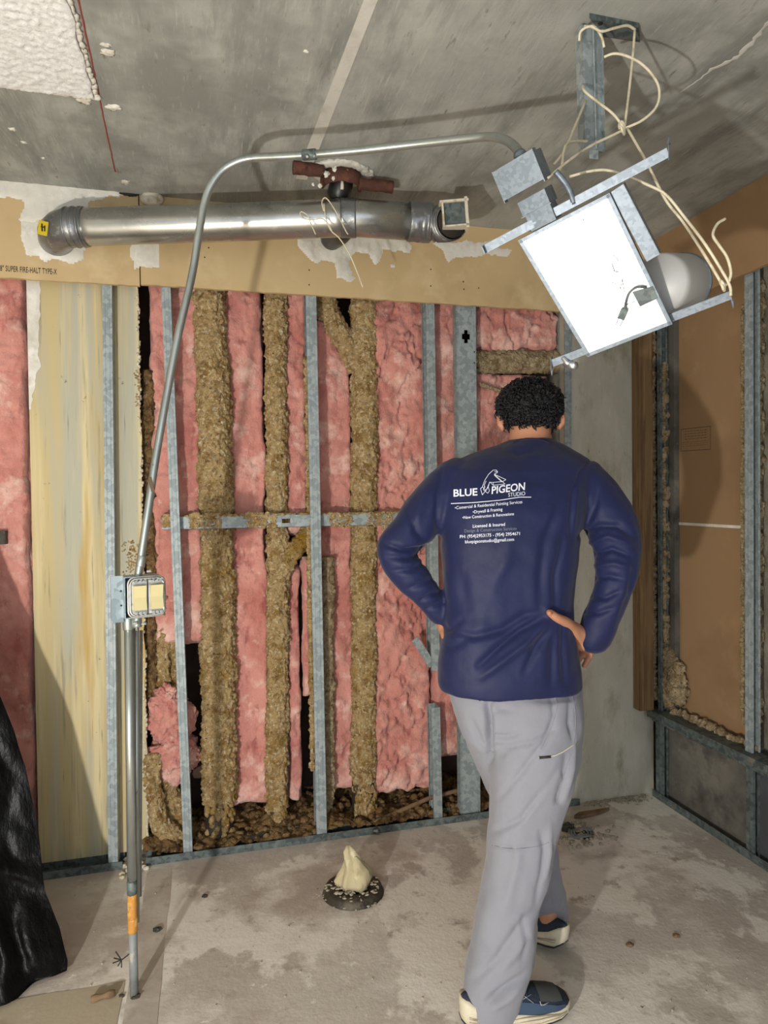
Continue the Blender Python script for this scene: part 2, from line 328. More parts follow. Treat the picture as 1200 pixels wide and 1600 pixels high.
for (x, y) in ((326, 387), (483, 422), (483, 445), (673, 447), (673, 421), (724, 440), (725, 452), (748, 450), (255, 380), (320, 402)):
    lump(b, onY(x, y, YB-.018), (.0035, .001, .0035), x, .3, 1)
obj('screw_heads', b, 'ink', t2)['kind'] = 'stuff'
# right wall soffit board
zr = onX(1170, 425, XR-.02)[2]
t3 = empty('gypsum_board', (XR-.01, 1.5, zr), 'greyish tan gypsum soffit board high on the right wall, beside the hanging light', 'gypsum board', 'tan soffit boards')
b = MB(); n = 120; poly = [(YB-.02, H)]+[(YB-.02-(YB+2)*i/n, zr+.006*fbm((i*.03, 0, 0), 12, 3, 9)) for i in range(n+1)]+[(-2.0, H)]
b.prism(poly, A(XR-.018, 0, 0), A(0, 1, 0), A(0, 0, 1), A(1, 0, 0), .016); obj('board', b, 'gyp_right', t3)

# joint compound smears (thin relief on the boards)
def smear(parent, outline, Y=YB-.0185, seed=0, th=.006, name='joint_compound'):
    P = [onY(x, y, Y) for x, y in outline]; n = len(P)
    xs = [p[0] for p in P]; zs = [p[2] for p in P]; step = .0065
    x0, x1, z0, z1 = min(xs)-.02, max(xs)+.02, min(zs)-.02, max(zs)+.02
    nx, nz = int((x1-x0)/step)+1, int((z1-z0)/step)+1
    def inside(x, z):
        r = False; j = n-1; dm = 9
        for i in range(n):
            if (zs[i] > z) != (zs[j] > z) and x < (xs[j]-xs[i])*(z-zs[i])/(zs[j]-zs[i])+xs[i]: r = not r
            ax, az = xs[i], zs[i]; bx_, bz = xs[j], zs[j]; L2 = (bx_-ax)**2+(bz-az)**2+1e-9
            u = max(0, min(1, ((x-ax)*(bx_-ax)+(z-az)*(bz-az))/L2)); dm = min(dm, math.hypot(x-ax-u*(bx_-ax), z-az-u*(bz-az))); j = i
        return dm if r else -dm
    v = []; keep = []
    for i in range(nx):
        for k in range(nz):
            x, z = x0+i*step, z0+k*step
            s = inside(x+.012*fbm((x, 0, z), 14, 4, seed), z+.014*fbm((x, 3, z), 14, 4, seed+1))
            h = max(0., min(1, s/.02)); y = Y-(th*h*(.75+.6*fbm((x*2.2, 0, z), 18, 4, seed+2)) if s > 0 else -.003)
            v.append((x, y, z)); keep.append(s > -.002)
    f = [(i*nz+k, (i+1)*nz+k, (i+1)*nz+k+1, i*nz+k+1) for i in range(nx-1) for k in range(nz-1) if keep[i*nz+k] and keep[(i+1)*nz+k] and keep[i*nz+k+1] and keep[(i+1)*nz+k+1]]
    b = MB(); b.add(v, f); bm = bmesh.new(); me = bpy.data.meshes.new('x'); me.from_pydata(b.v, [], b.f); bm.from_mesh(me)
    bmesh.ops.delete(bm, geom=[q for q in bm.verts if not q.link_faces], context='VERTS')
    b = MB(); bm.verts.index_update(); b.v = [tuple(q.co) for q in bm.verts]; b.f = [tuple(q.index for q in g.verts) for g in bm.faces]; bm.free(); bpy.data.meshes.remove(me)
    return obj(name, b, 'compound', parent, True)
smear(t, [(-15, 268), (40, 272), (100, 282), (150, 288), (186, 294), (190, 308), (176, 310), (140, 312), (128, 330), (100, 335), (84, 345), (50, 350), (30, 340), (35, 318), (10, 312), (-15, 312)], seed=1)
smear(t, [(30, 345), (60, 338), (95, 335), (128, 350), (135, 385), (130, 408), (112, 412), (98, 408), (70, 412), (58, 402), (38, 395), (32, 375)], seed=2)
smear(t2, [(203, 372), (250, 372), (252, 398), (248, 418), (212, 421), (206, 400)], seed=3, th=.004)
smear(t, [(203, 372), (217, 372), (217, 418), (210, 418), (204, 400)], seed=31, th=.004)
smear(t2, [(465, 372), (500, 362), (560, 365), (620, 364), (645, 383), (640, 398), (618, 390), (600, 388), (594, 412), (584, 416), (575, 398), (560, 394), (548, 400), (552, 430), (558, 437), (548, 443), (524, 436), (520, 412), (505, 408), (495, 416), (480, 402), (466, 388)], seed=4)
smear(t2, [(608, 408), (620, 412), (620, 421), (611, 420)], seed=5)
smear(t2, [(668, 376), (760, 378), (800, 388), (790, 402), (735, 400), (700, 408), (690, 392)], seed=6, th=.003)
# hole with black pipe stub below the duct
b = MB(); pc = onY(517, 374, YB-.02); b.tube([pc, pc+A(0, .03, .02)], [.04, .04], 20); obj('pipe_hole', b, 'galv_hole', t2)
# broken gap in the corner above the duct
b = MB(); pc = onY(204, 301, YB-.019); lump(b, pc, (.035, .003, .013), 4, .4, 3); obj('broken_gap', b, 'galv_hole', t)
b = MB(); pc = onY(237, 311, YB-.03); lump(b, pc, (.042, .02, .026), 8, .12, 3, .6)
tag(obj('mortar_lump', b, 'gyp_edge', smooth=True), 'squarish tan mortar lump stuck in the ceiling corner above the duct', 'mortar')

# left washed panels, behind the stud line
YPn = YB+.066
xa, xb = onY(47, 700, YPn)[0], onY(168, 700, YPn)[0]
t = empty('gypsum_board', ((xa+xb)/2, YPn, .05), 'wide cream and grey streaked panel standing between the pink batt and the stud', 'wall panel')
b = MB(); b.bx(xa, xb, YPn, YPn+.016, .03, ZS+.05); pn = obj('board', b, 'gyp_grey', t)
b = MB(); n = 60   # white plaster down the left edge
pl = [(xa, onY(50, 440, YPn)[2]+.05), (xa, onY(50, 640, YPn)[2])]
for i in range(n):
    u = i/(n-1); y = 640-200*u; wpx = 2+ (14 if u > .35 else 14*u/.35)+3.5*fbm((0, 0, y), .06, 3, 2)
    q = onY(46+wpx, y, YPn); pl.append((q[0], q[2]))
pl.append((pl[-1][0], pl[0][1]))
b.prism(pl, A(0, YPn, 0), A(1, 0, 0), A(0, 0, 1), A(0, -1, 0), .0025); obj('white_plaster_edge', b, 'compound', t)
xc, xd = onY(182, 700, YPn)[0]-.02, onY(220, 700, YPn)[0]
t = empty('gypsum_board', ((xc+xd)/2, YPn, .05), 'narrow cream panel strip with a broken edge between the stud and the open cavity', 'wall panel')
b = MB(); n = 160; zt = ZS+.05; poly = [(xb+.001, zt), (xb+.001, .03)]+[(xd+.006*fbm((0, 0, i*.014), 8, 4, 3), .03+(zt-.03)*i/n) for i in range(n+1)]
b.prism(poly, A(0, YPn+.016, 0), A(1, 0, 0), A(0, 0, 1), A(0, -1, 0), .016); obj('board', b, 'gyp_grey', t)
b = MB()
for i in range(230):
    z = .05+(zt-.07)*i/230; k = .4+.6*abs(fbm((0, 0, z), 3, 2, 7)); x = xd+.006*fbm((0, 0, z/.014*.014), 8, 4, 3)-.002
    lump(b, (x+random.uniform(-.004, .003), YPn+random.uniform(-.001, .014), z), (.005*k+.003, .006, .009), i, .5, 1)
obj('broken_core_edge', b, 'gyp_edge', t, True)
b = MB()
for i in range(130):
    x, y = random.gauss(203, 7), random.uniform(845, 905) if i < 95 else random.uniform(575, 640)
    if i >= 95: x = random.gauss(216, 3)
    if x > 219 or x < 189: continue
    q = onY(x, y, YPn); lump(b, q, (.003+.003*random.random(), .0025, .004), i, .5, 1)
obj('foam_spatter', b, 'foam', t, True)['kind'] = 'stuff'

# ================================================================== STUDS
def cstud(mb, P0, P1, face, side, w=.034, dep=.066, lip=.008, th=.0015):
    """C-section from P0 to P1 (front flange centre line); face = outward normal, side = direction of the web"""
    P0, P1 = np.asarray(P0, float), np.asarray(P1, float); ax = unit(P1-P0); n = unit(np.asarray(face, float)); n = unit(n-ax*(n@ax)); s = unit(np.cross(ax, n))
    if s @ np.asarray(side, float) < 0: s = -s
    h = np.linalg.norm(P1-P0)/2; c = (P0+P1)/2
    mb.box(c-n*th/2, s*w/2, n*th/2, ax*h)                       # front flange
    mb.box(c-n*(dep-th/2), s*w/2, n*th/2, ax*h)                 # rear flange
    mb.box(c-n*dep/2+s*(w/2-th/2), s*th/2, n*(dep/2-th), ax*h)    # web
    for q in (th, dep-lip-th): mb.box(c-n*(q+lip/2)-s*(w/2-th/2), s*th/2, n*lip/2, ax*h)
    mb.tube([c-ax*h*.995-s*w*.22+n*.0004, c+ax*h*.995-s*w*.22+n*.0004], .0012, 5)  # rolled rib
    mb.tube([c-ax*h*.995+s*w*.22+n*.0004, c+ax*h*.995+s*w*.22+n*.0004], .0012, 5)
    return mb
def stud(label, p0, p1, Y=YB, side=(1, 0, 0), z0=.012, z1=None, w=.034, dep=.066, parts=None, name='metal_stud', group='galvanised wall studs'):
    P0, P1 = onY(*p0, Y), onY(*p1, Y)
    if z0 is not None: P0 = P1+(P0-P1)*((z0-P1[2])/(P0[2]-P1[2]))
    if z1 is not None: P1 = P0+(P1-P0)*((z1-P0[2])/(P1[2]-P0[2]))
    b = cstud(MB(), P0, P1, (0, -1, 0), side, w, dep); return tag(obj(name, b, 'galv'), label, 'metal stud', group)
stud('full height galvanised stud in front of the streaked cream panel', (177, 1365), (167, 440), z1=ZS+.02)
stud('leaning galvanised stud crossed by the slanting conduit', (294, 1335), (259, 445), z1=ZS+.02, side=(-1, 0, 0))
stud('full height galvanised stud between the second and third brown pipes', (503, 1310), (486, 462), z1=ZS+.02, w=.042)
stud('upper length of cut galvanised stud left of the wide punched stud, ending above a gap', (681, 1048), (672, 470), z0=None, z1=ZS+.02, w=.038)
stud('lower stub of cut galvanised stud standing in the floor track beside the trousers', (685, 1282), (681, 1106), z1=None, w=.038)
# wide stud turned with its punched web to the room
P0, P1 = onY(733, 1272, YB+.01), onY(729, 475, YB+.01); P0[2] = .012; P1[2] = ZS+.02; P0[0] = P1[0] = (P0[0]+P1[0])/2
t = empty('metal_stud', P0, 'wide galvanised stud with a cross shaped knockout, left of the person', 'metal stud', 'galvanised wall studs')
hc = onY(728, 526, YB+.01); cx, cz = hc[0]-P0[0], hc[2]
xsb = [-.045, cx-.018, cx-.008, cx+.008, cx+.018, .045]; zsb = [.012, cz-.028, cz-.012, cz+.012, cz+.028, ZS+.02]
b = MB()
for i in range(5):
    for k in range(5):
        if (i == 2 and 1 <= k <= 3) or (k == 2 and 1 <= i <= 3): continue
        b.bx(P0[0]+xsb[i], P0[0]+xsb[i+1], YB+.01, YB+.0115, zsb[k], zsb[k+1])
for s in (-1, 1):
    b.bx(P0[0]+s*.045-.0008, P0[0]+s*.045+.0008, YB+.005, YB+.045, .012, ZS+.02)
    b.tube([A(P0[0]+s*.036, YB+.0095, .02), A(P0[0]+s*.036, YB+.0095, ZS)], .0013, 5)
obj('web', b, 'galv', t)
b = MB(); q = onY(738, 543, YB+.009); b.bx(q[0]-.012, q[0]+.012, YB+.0075, YB+.01, q[2]-.07, q[2]+.02); obj('clip_plate', b, 'galv', t)
b = MB()
for (x, y) in ((741, 550), (741, 567)): obj('screw', MB().tube([onY(x, y, YB+.0062), onY(x, y, YB+.0076)], .0032, 8), 'galv_hole', t)
stud('galvanised stud at the edge of the concrete pier behind the head', (888, 1240), (888, 480), z1=ZS+.02, w=.034, Y=YB+.005)
# bent strip
b = MB(); p, q = onY(648, 998, YB-.006), onY(672, 1035, YB-.002); ax = unit(q-p); sd = np.cross(ax, A(0, 1, 0))
b.box((p+q)/2, ax*np.linalg.norm(q-p)/2, sd*.016, A(0, .001, 0)); b.box(q+ax*.006+A(0, .012, 0), ax*.012, sd*.016, A(0, .0015, 0)); b.box((p+q)/2+sd*.016+A(0, .006, 0), ax*np.linalg.norm(q-p)/2, sd*.001, A(0, .006, 0))
tag(obj('bent_strip', b, 'galv'), 'short bent galvanised strip sticking out left of the cut stud', 'metal strip')
# horizontal channel through the studs
t = empty('bracing_channel', onY(440, 825, YB+.04), 'horizontal galvanised channel crossing the pipes at mid height', 'metal channel')
b = MB(); x0, x1 = onY(253, 815, YB+.045)[0], onY(640, 815, YB+.045)[0]; zc = onY(440, 814, YB+.045)[2]
h0 = onY(447, 815, YB+.045)[0]
for (a_, c_) in ((x0, h0-.017), (h0+.017, x1)): b.bx(a_, c_, YB+.045, YB+.0465, zc-.026, zc+.026)
b.bx(h0-.018, h0+.018, YB+.045, YB+.0465, zc-.026, zc-.009); b.bx(h0-.018, h0+.018, YB+.045, YB+.0465, zc+.009, zc+.026)
b.bx(x0, x1, YB+.045, YB+.062, zc+.0245, zc+.026); b.bx(x0, x1, YB+.045, YB+.062, zc-.026, zc-.0245)
obj('channel', b, 'galv', t)
b = MB()
for i in range(460):
    if i < 60: x = random.uniform(255, 272)
    elif i < 200: x = random.uniform(298, 345)
    elif i < 330: x = random.uniform(385, 430)
    elif i < 400: x = random.uniform(515, 552)
    else: x = random.uniform(575, 615)
    y = 815+random.uniform(-13, 9); q = onY(x, y, YB+.045); lump(b, q, (.012*random.uniform(.4, 1.1), .0035, .009*random.uniform(.4, 1)), i, .5, 1)
for i in range(260):
    x = random.uniform(255, 640); q = onY(x, 815, YB+.054); lump(b, (q[0], q[1]+random.uniform(-.008, .01), zc+.026), (.012, .01, .006*random.random()+.003), i, .5, 1)
obj('foam_spatter', b, 'foam', t, True)['kind'] = 'stuff'

# tracks along the floor
def track(label, x0, x1, name='floor_track', Y0=YB-.004, Y1=YB+.07):
    b = MB(); b.bx(x0, x1, Y0, Y1, .0, .0015); b.bx(x0, x1, Y0-.0015, Y0, 0, .03); b.bx(x0, x1, Y1, Y1+.0015, 0, .03)
    b.bx(x0, x1, Y0-.002, Y0-.0008, .0285, .0305)
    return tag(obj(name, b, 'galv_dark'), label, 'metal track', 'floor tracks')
track('short dark floor track under the streaked cream panel at the left', -1.3, onY(192, 1368, YB)[0])
track('long dark floor track under the open stud wall with pipes', onY(228, 1350, YB)[0], xp+.05)
b = MB(); y0, y1 = -1.5, YB-.01
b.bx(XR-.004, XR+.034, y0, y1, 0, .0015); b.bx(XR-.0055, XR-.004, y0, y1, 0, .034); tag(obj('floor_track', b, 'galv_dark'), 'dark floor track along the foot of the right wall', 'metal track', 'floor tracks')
# rail along the right wall
b = MB(); b.bx(XR-.03, XR+.04, y0, y1, ZR-.004, ZR+.002); b.bx(XR-.032, XR-.029, y0, y1, ZR-.032, ZR+.002); b.bx(XR-.006, XR+.002, y0, y1, ZR-.055, ZR-.004)
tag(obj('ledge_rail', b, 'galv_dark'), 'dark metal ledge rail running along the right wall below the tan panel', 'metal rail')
def rstud(label, px, z0, z1, w=.034, dep=.04, dx=0.0, m='galv'):
    Y = onX(px, 900, XR)[1]; b = cstud(MB(), A(XR+dx, Y, z0), A(XR+dx, Y, z1), (-1, 0, 0), (0, 1, 0), w, dep); return tag(obj('metal_stud', b, m), label, 'metal stud', 'galvanised wall studs')
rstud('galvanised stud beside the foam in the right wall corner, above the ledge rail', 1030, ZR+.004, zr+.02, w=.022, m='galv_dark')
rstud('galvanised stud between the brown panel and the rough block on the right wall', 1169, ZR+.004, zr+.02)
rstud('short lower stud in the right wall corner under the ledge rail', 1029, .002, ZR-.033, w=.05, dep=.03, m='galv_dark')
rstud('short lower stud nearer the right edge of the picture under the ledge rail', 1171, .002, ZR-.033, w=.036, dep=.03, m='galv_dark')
# timber post
xw0, xw1 = onY(997, 800, YB-.03)[0], onY(1017, 800, YB-.03)[0]
b = MB(); b.bx(xw0, xw1+.004, YB-.04, YB+.012, ZR+.004, ZS+.0); tag(obj('timber_post', b, 'wood'), 'narrow pine timber post standing in the right corner on the ledge rail', 'timber post')

# recessed brown panel in the right wall
t = empty('gypsum_board', (XR+.08, (YP0+YP1)/2, ZR), 'recessed brown gypsum panel in the right wall with a boxed stamp and a pale seam', 'wall panel')
b = MB(); b.bx(XR+.075, XR+.09, YP0-.02, YP1, ZR, ZS+.1); obj('board', b, 'gyp_right', t)
b = MB(); q0, q1 = onX(1060, 818, XR+.074), onX(1165, 824, XR+.074); b.box((q0+q1)/2, (q1-q0)/2, A(.0006, 0, 0), A(0, 0, .006)); obj('seam_tape', b, 'compound', t)
b = MB(); S = lambda x, y: onX(x, y, XR+.0745)
for a_, c_ in (((1064, 671), (1110, 666)), ((1064, 705), (1110, 702)), ((1064, 671), (1064, 705)), ((1110, 666), (1110, 702))): b.tube([S(*a_), S(*c_)], .0011, 4)
random.seed(3)
for r, y in enumerate((675, 679, 683, 687, 692, 695, 698)):
    x = 1070 if r < 4 else 1066
    while x < (1104 if r < 4 else 1107):
        w_ = random.uniform(1.5, 5); b.tube([S(x, y-.09*(x-1064)), S(min(x+w_, 1107), y-.09*(x+w_-1064))], .0010 if r < 4 else .0006, 4); x += w_+1.6
obj('boxed_stamp', b, 'ink_faint', t)
b = MB(); S = lambda x, y: onX(x, y, XR+.06)
yA, yB_ = YP1+.002, YP1+.065
b.bx(XR+.05, XR+.09, yA, yB_, ZR, ZS+.1); tag(obj('concrete_fin', b, 'block'), 'narrow grey concrete strip between the corner foam and the brown panel', 'concrete strip')

# ================================================================== PINK BATTS
def batt(label, px0, px1, py0, py1, Yf, th=.07, amp=.012, seed=0, edge=.02, z0=None, z1=None, fold=1.0):
    x0, x1 = onY(px0, (py0+py1)/2, Yf)[0], onY(px1, (py0+py1)/2, Yf)[0]
    zt = onY((px0+px1)/2, py0, Yf)[2] if z1 is None else z1; zb = onY((px0+px1)/2, py1, Yf)[2] if z0 is None else z0
    st = .0075; nx, nz = max(8, int((x1-x0)/st)), int((zt-zb)/st); v = []
    for i in range(nx+1):
        for k in range(nz+1):
            x = x0+(x1-x0)*i/nx; z = zb+(zt-zb)*k/nz
            e = min(x-x0, x1-x); ez = min(z-zb, zt-z)
            rnd = (max(0, 1-e/edge)**2)*edge+(max(0, 1-ez/.03)**2)*.03
            if i in (0, nx) or k in (0, nz): rnd = th
            f1 = fbm((x, 0, z), 4.5, 4, seed); rid = 1-abs(fbm((x*1.4, 5, z*.8), 5.5, 4, seed+5))*2.2
            y = Yf+rnd-amp*1.25*(1.5*f1+.7*fbm((x, 2, z), 20, 4, seed+2))+amp*fold*max(0, rid-.72)*3.2
            xx = x+.016*fbm((0, 0, z), 6, 4, seed+8)*max(0, 1-(x-x0)/(.3*(x1-x0)))+.016*fbm((0, 0, z), 6, 4, seed+18)*max(0, 1-(x1-x)/(.3*(x1-x0))); z += .03*fbm((x, 0, 0), 9, 3, seed+4)*max(0, 1-(z-zb)/.12)
            v.append((xx, y, z))
    b = MB(); b.add(v, [(i*(nz+1)+k, (i+1)*(nz+1)+k, (i+1)*(nz+1)+k+1, i*(nz+1)+k+1) for i in range(nx) for k in range(nz)])
    b.bx(x0+.002, x1-.002, Yf+th-.012, Yf+th, zb+.002, zt-.002)
    return tag(obj('insulation_batt', b, 'pink', smooth=True), label, 'insulation', 'pink fibreglass batts')
ZT = ZS+.06
YK = YB+.135
batt('pink insulation batt at the far left edge, left of the streaked panel', -60, 46, 430, 1330, YB+.05, z1=ZT, z0=.02, seed=1, amp=.009)
batt('narrow pink batt behind the leaning stud, upper left bay', 236, 316, 440, 1012, YB+.10, z1=ZT, seed=2)
batt('pink batt strip between the two leftmost brown pipes', 350, 418, 440, 1262, YK, z1=ZT, seed=3, amp=.010)
batt('pink batt strip right of the second brown pipe, beside the middle stud', 444, 482, 440, 838, YK-.01, z1=ZT, seed=4)
batt('thin pink batt strip low between second pipe and middle stud', 449, 472, 885, 1255, YK-.01, seed=41)
batt('thinnest pink batt strip hugging the left of the middle stud', 474, 488, 870, 1090, YK-.02, seed=42, th=.04)
batt('pink batt behind the middle stud and left of the third pipe', 495, 553, 500, 1240, YK-.005, seed=5)
batt('broad pink batt between the third pipe and the cut stud', 582, 674, 440, 1240, YK-.045, z1=ZT, seed=6, amp=.016, fold=1.8)
batt('pink batt strip between the cut stud and the wide punched stud', 676, 722, 440, 1190, YK-.055, z1=ZT, seed=7, amp=.011)
batt('pink batt at the top right of the bay under the soffit, above the tan pipe', 744, 872, 440, 552, YB+.07, z1=ZT, seed=8, amp=.016, fold=1.6)
batt('pink batt behind the head, below the tan horizontal pipe', 744, 864, 582, 1150, YB+.07, seed=9, amp=.014)
# fallen wad at the left
b = MB(); lump(b, onY(266, 1120, YB+.12), (.085, .07, .11), 5, .35, 5, 1.4); lump(b, onY(272, 1180, YB+.13), (.10, .06, .10), 9, .35, 5, 1.4); lump(b, onY(262, 1090, YB+.10), (.055, .04, .05), 12, .5, 5, 1.8)
tag(obj('insulation_wad', b, 'pink', smooth=True), 'crumpled wad of pink insulation slumped low behind the leaning stud', 'insulation')

# ================================================================== FIREPROOFED PIPES
def fuzz(amp=.007, seed=0):
    return lambda p: amp*(1.0*fbm(p, 6, 3, seed)+1.0*fbm(p, 24, 3, seed+4)+1.9*(.5-cell(p, 52, seed))+1.0*fbm(p, 120, 2, seed))
def foampipe(label, pts, r, seed=0, seg=72, step=.006, m='foam', amp=.007, bare=0, name='coated_pipe'):
    pts = densify(pts, step); c = (pts[0]+pts[-1])/2
    t = empty(name, min(pts, key=lambda q: q[2]), label, 'pipe', 'foam coated pipes'); z0 = min(q[2] for q in pts)
    cut = [q for q in pts if q[2] > z0+bare] if bare else pts
    rr = r if not hasattr(r, '__len__') else list(np.interp(np.arange(len(cut))/(len(cut)-1), np.linspace(0, 1, len(r)), r))
    obj('foam_coating', MB().tube(cut, rr, seg, True, fuzz(amp, seed)), m, t, True)
    if bare:
        low = [q for q in pts if q[2] <= z0+bare+.05]; obj('bare_pipe', MB().tube(low, (r[0] if hasattr(r, '__len__') else r)*.82, 32), 'flange', t, True)
        b = MB()
        for i in range(40):
            q = low[0]*1.0; th = random.uniform(-2.6, -.5); rad = (r[0] if hasattr(r, '__len__') else r)*.86
            lump(b, (q[0]+math.cos(th)*rad, q[1]+math.sin(th)*rad, z0+bare*random.random()**.5), (.012, .006, .02), i+seed, .5, 1)
        obj('crumbling_foam', b, m, t, True)['kind'] = 'stuff'
    return t
YC = YB+.125
PP = lambda x, y, Y=YC: onY(x, y, Y)
foampipe('thick brown foam coated pipe, leftmost of the tall pipes', [PP(324, 430), PP(333, 620), PP(342, 1000), PP(343, 1310)], .070, 1, 88, bare=.16, amp=.008)
foampipe('brown foam coated pipe between the thick left pipe and the middle stud', [PP(430, 430), PP(433, 700), PP(434, 1000), PP(432, 1300)], .046, 2, bare=.10)
tpp = foampipe('dark stained brown pipe with a branch at its top, right of the middle stud', [PP(570, 430), PP(569, 800), PP(568, 1295)], [.062, .060, .058, .056, .056, .056], 3, bare=.17)
obj('branch', MB().tube(densify([PP(500, 440), PP(512, 490), PP(562, 575)], .006), .046, 56, True, fuzz(.007, 8)), 'foam', tpp, True)
b = MB(); bt = PP(565, 1280); b.tube([bt, bt+A(0, 0, .001)], .001, 4)
foampipe('slim pale foam coated pipe low behind the middle stud', [PP(512, 870, YC-.02), PP(512, 1290, YC-.02)], .026, 5, 40, m='foam_grey')
t = foampipe('foam coated branch rising to the right from the second pipe to the middle stud', [PP(437, 905, YC-.02), PP(452, 868, YC-.02), PP(480, 838, YC-.02), PP(492, 826, YC-.02)], .038, 6, 48)
foampipe('tan foam coated horizontal pipe under the soffit behind the head', [PP(735, 566, YB+.10), PP(880, 566, YB+.10)], .052, 7, 56, m='foam_grey')
foampipe('curved foam coated pipe sagging at the bottom left of the cavity', spline([PP(236, 1175, YB+.09), PP(238, 1240, YB+.09), PP(252, 1290, YB+.09), PP(290, 1318, YB+.10), PP(330, 1325, YB+.12)], 6), .036, 8, 48)
foampipe('short upright foam coated stub behind the sagging curved pipe', [PP(262, 1215, YB+.16), PP(268, 1320, YB+.16)], .04, 9, 44)
foampipe('foam coated stub low behind the leaning stud', [PP(282, 1240, YB+.15), PP(290, 1330, YB+.15)], .035, 10, 44)
foampipe('narrow foam lined gap beside the broken panel edge at the left', [PP(232, 580, YB+.13), PP(234, 900, YB+.13), PP(236, 1120, YB+.13)], .028, 11, 36, m='debris')
foampipe('short brown foam stub hanging behind the leaning stud above the wad', [PP(254, 930, YB+.13), PP(257, 1100, YB+.13)], .026, 13, 36)
foampipe('foam clump edge beside the short stub, behind the leaning stud', [PP(275, 1000, YB+.15), PP(277, 1075, YB+.15)], .03, 14, 36)
# foam beads along framing
def bead(label, pts, r, seed, m='foam', group=None):
    rng = random.Random(seed); b = MB(); P = densify(pts, r*.55)
    for i, q in enumerate(P):
        k = rng.uniform(.5, 1.1); lump(b, q+A(rng.uniform(-1, 1), rng.uniform(-1, 1), rng.uniform(-1, 1))*r*.35, (r*k, r*k*.9, r*1.1*k), seed+i, .45, 2)
    return tag(obj('foam_bead', b, m, smooth=True), label, 'foam', group, 'stuff')
G_ = 'lumpy foam beads along the framing'
bead('lumpy foam along the left side of the middle stud', [PP(479, 560, YB+.06), PP(489, 1200, YB+.06)], .013, 50)
bead('lumpy foam along the timber post in the right corner', [onX(1021, 495, XR+.01), onX(1023, 1092, XR+.01)], .013, 60, 'foam_grey')
bead('ragged foam between the corner stud and the concrete strip', [onX(1038, 570, XR+.035), onX(1040, 1060, XR+.035)], .02, 70, 'foam_grey')
bead('foam crumbs along the left side of the right wall stud', [onX(1161, 480, XR+.03), onX(1161, 1130, XR+.03)], .009, 80, 'foam_grey')
bead('thick ragged foam on the block at the right edge of the picture', [onX(1186, 440, XR+.08), onX(1184, 700, XR+.08), onX(1182, 1150, XR+.07)], .022, 90, 'foam_grey')
bead('crumbly foam lying along the top of the ledge rail', [A(XR+.045, YP1, ZR+.012), A(XR+.045, YP0-.1, ZR+.012)], .019, 95, 'foam_grey')
b = MB(); 
for i, (x, y, r) in enumerate(((1050, 1065, .075), (1046, 1035, .05), (1058, 1080, .055), (1042, 1085, .06), (1060, 1045, .03), (1048, 1022, .022))): lump(b, onX(x, y, XR+.045), (.035 if r > .05 else .02, r, r), i+7, .35, 4, 1.8)
tag(obj('foam_mass', b, 'foam_grey', smooth=True), 'big bulging lump of foam in the lower left corner of the brown panel', 'foam')
bead('foam crumbs on the upper edge behind the wide stud', [PP(750, 600, YB+.05), PP(868, 640, YB+.05)], .008, 97, 'foam_grey')

# debris mound inside the wall
b = MB(); nx, ny = 300, 24; v = []
x0, x1 = onY(226, 1330, YB+.05)[0], xp-.02
for i in range(nx):
    for j in range(ny):
        x = x0+(x1-x0)*i/(nx-1); y = YB+.012+(.30)*j/(ny-1)
        hgt = .025+.055*(j/(ny-1))**.6+.04*fbm((x, y, 0), 6, 3, 3)+.018*fbm((x, y, 0), 35, 3, 5)
        v.append((x, y, max(.004, hgt)))
b.add(v, [(i*ny+j, (i+1)*ny+j, (i+1)*ny+j+1, i*ny+j+1) for i in range(nx-1) for j in range(ny-1)])
for i in range(420):
    x = random.uniform(x0, x1); y = YB+random.uniform(.01, .2); r = random.uniform(.006, .02); lump(b, (x, y, .03+.05*(y-YB)/.2+.03*fbm((x, y, 0), 6, 3, 3)), (r*1.3, r, r*.8), i, .5, 1)
tag(obj('foam_debris', b, 'debris', smooth=True), 'brown crumbled foam debris heaped along the bottom of the stud cavity', 'debris', kind='stuff')
tag(obj('thin_pipe', MB().tube(densify([PP(572, 1290, YB+.04), PP(600, 1278, YB+.05), PP(668, 1248, YB+.06), PP(740, 1228, YB+.07)], .02), .009, 12), 'stick', smooth=True), 'thin dirty rod lying at a slant across the cavity debris', 'rod')
b = MB(); lump(b, onY(588, 1298, YB-.004)+A(0, 0, 0), .013, 3, .6, 3); tag(obj('foil_ball', b, 'tape', smooth=True), 'small shiny crumpled foil ball on the long floor track', 'foil')
b = MB()
for (a_, c_) in (((388, 1312), (412, 1300)), ((392, 1316), (418, 1298)), ((384, 1306), (404, 1308))): b.tube([onY(*a_, YB+.02), onY(*c_, YB+.03)], .0035, 6)
tag(obj('twig', b, 'ink'), 'few dark splinters lying on the track between the two left pipes', 'splinters', kind='stuff')
# bottle cap style box at far left
b = MB(); q = onY(3, 840, YB+.03); b.box(q, A(.016, 0, 0), A(0, .02, 0), A(0, 0, .024)); b.box(q+A(.002, -.021, 0), A(.011, 0, 0), A(0, .002, 0), A(0, 0, .016))
tag(obj('junction_cover', b, 'flange'), 'small dark box at the left picture edge against the pink batt', 'box')

# ================================================================== DUCT
YD = YB-.30; RD = .0635
DQ = lambda x, y, Y=YD: onY(x, y, Y)
t = empty('metal_duct', DQ(300, 380), 'long round silver metal duct under the ceiling, running behind the conduit', 'duct')
d0, d1, d2, d3 = DQ(124, 355, 2.61), DQ(330, 349, 2.50), DQ(548, 340, 2.37), DQ(648, 347, 2.34)
dd = unit(d1-d0)
b = MB(); b.tube(densify([d0, d1, d2], .05), RD, 48); obj('straight_pipe', b, 'duct', t, True)
b = MB(); b.tube([d2-(d2-d1)*.03, d2+(d3-d2)*.05, d3], RD-.0005, 48); obj('straight_pipe', b, 'duct', t, True)
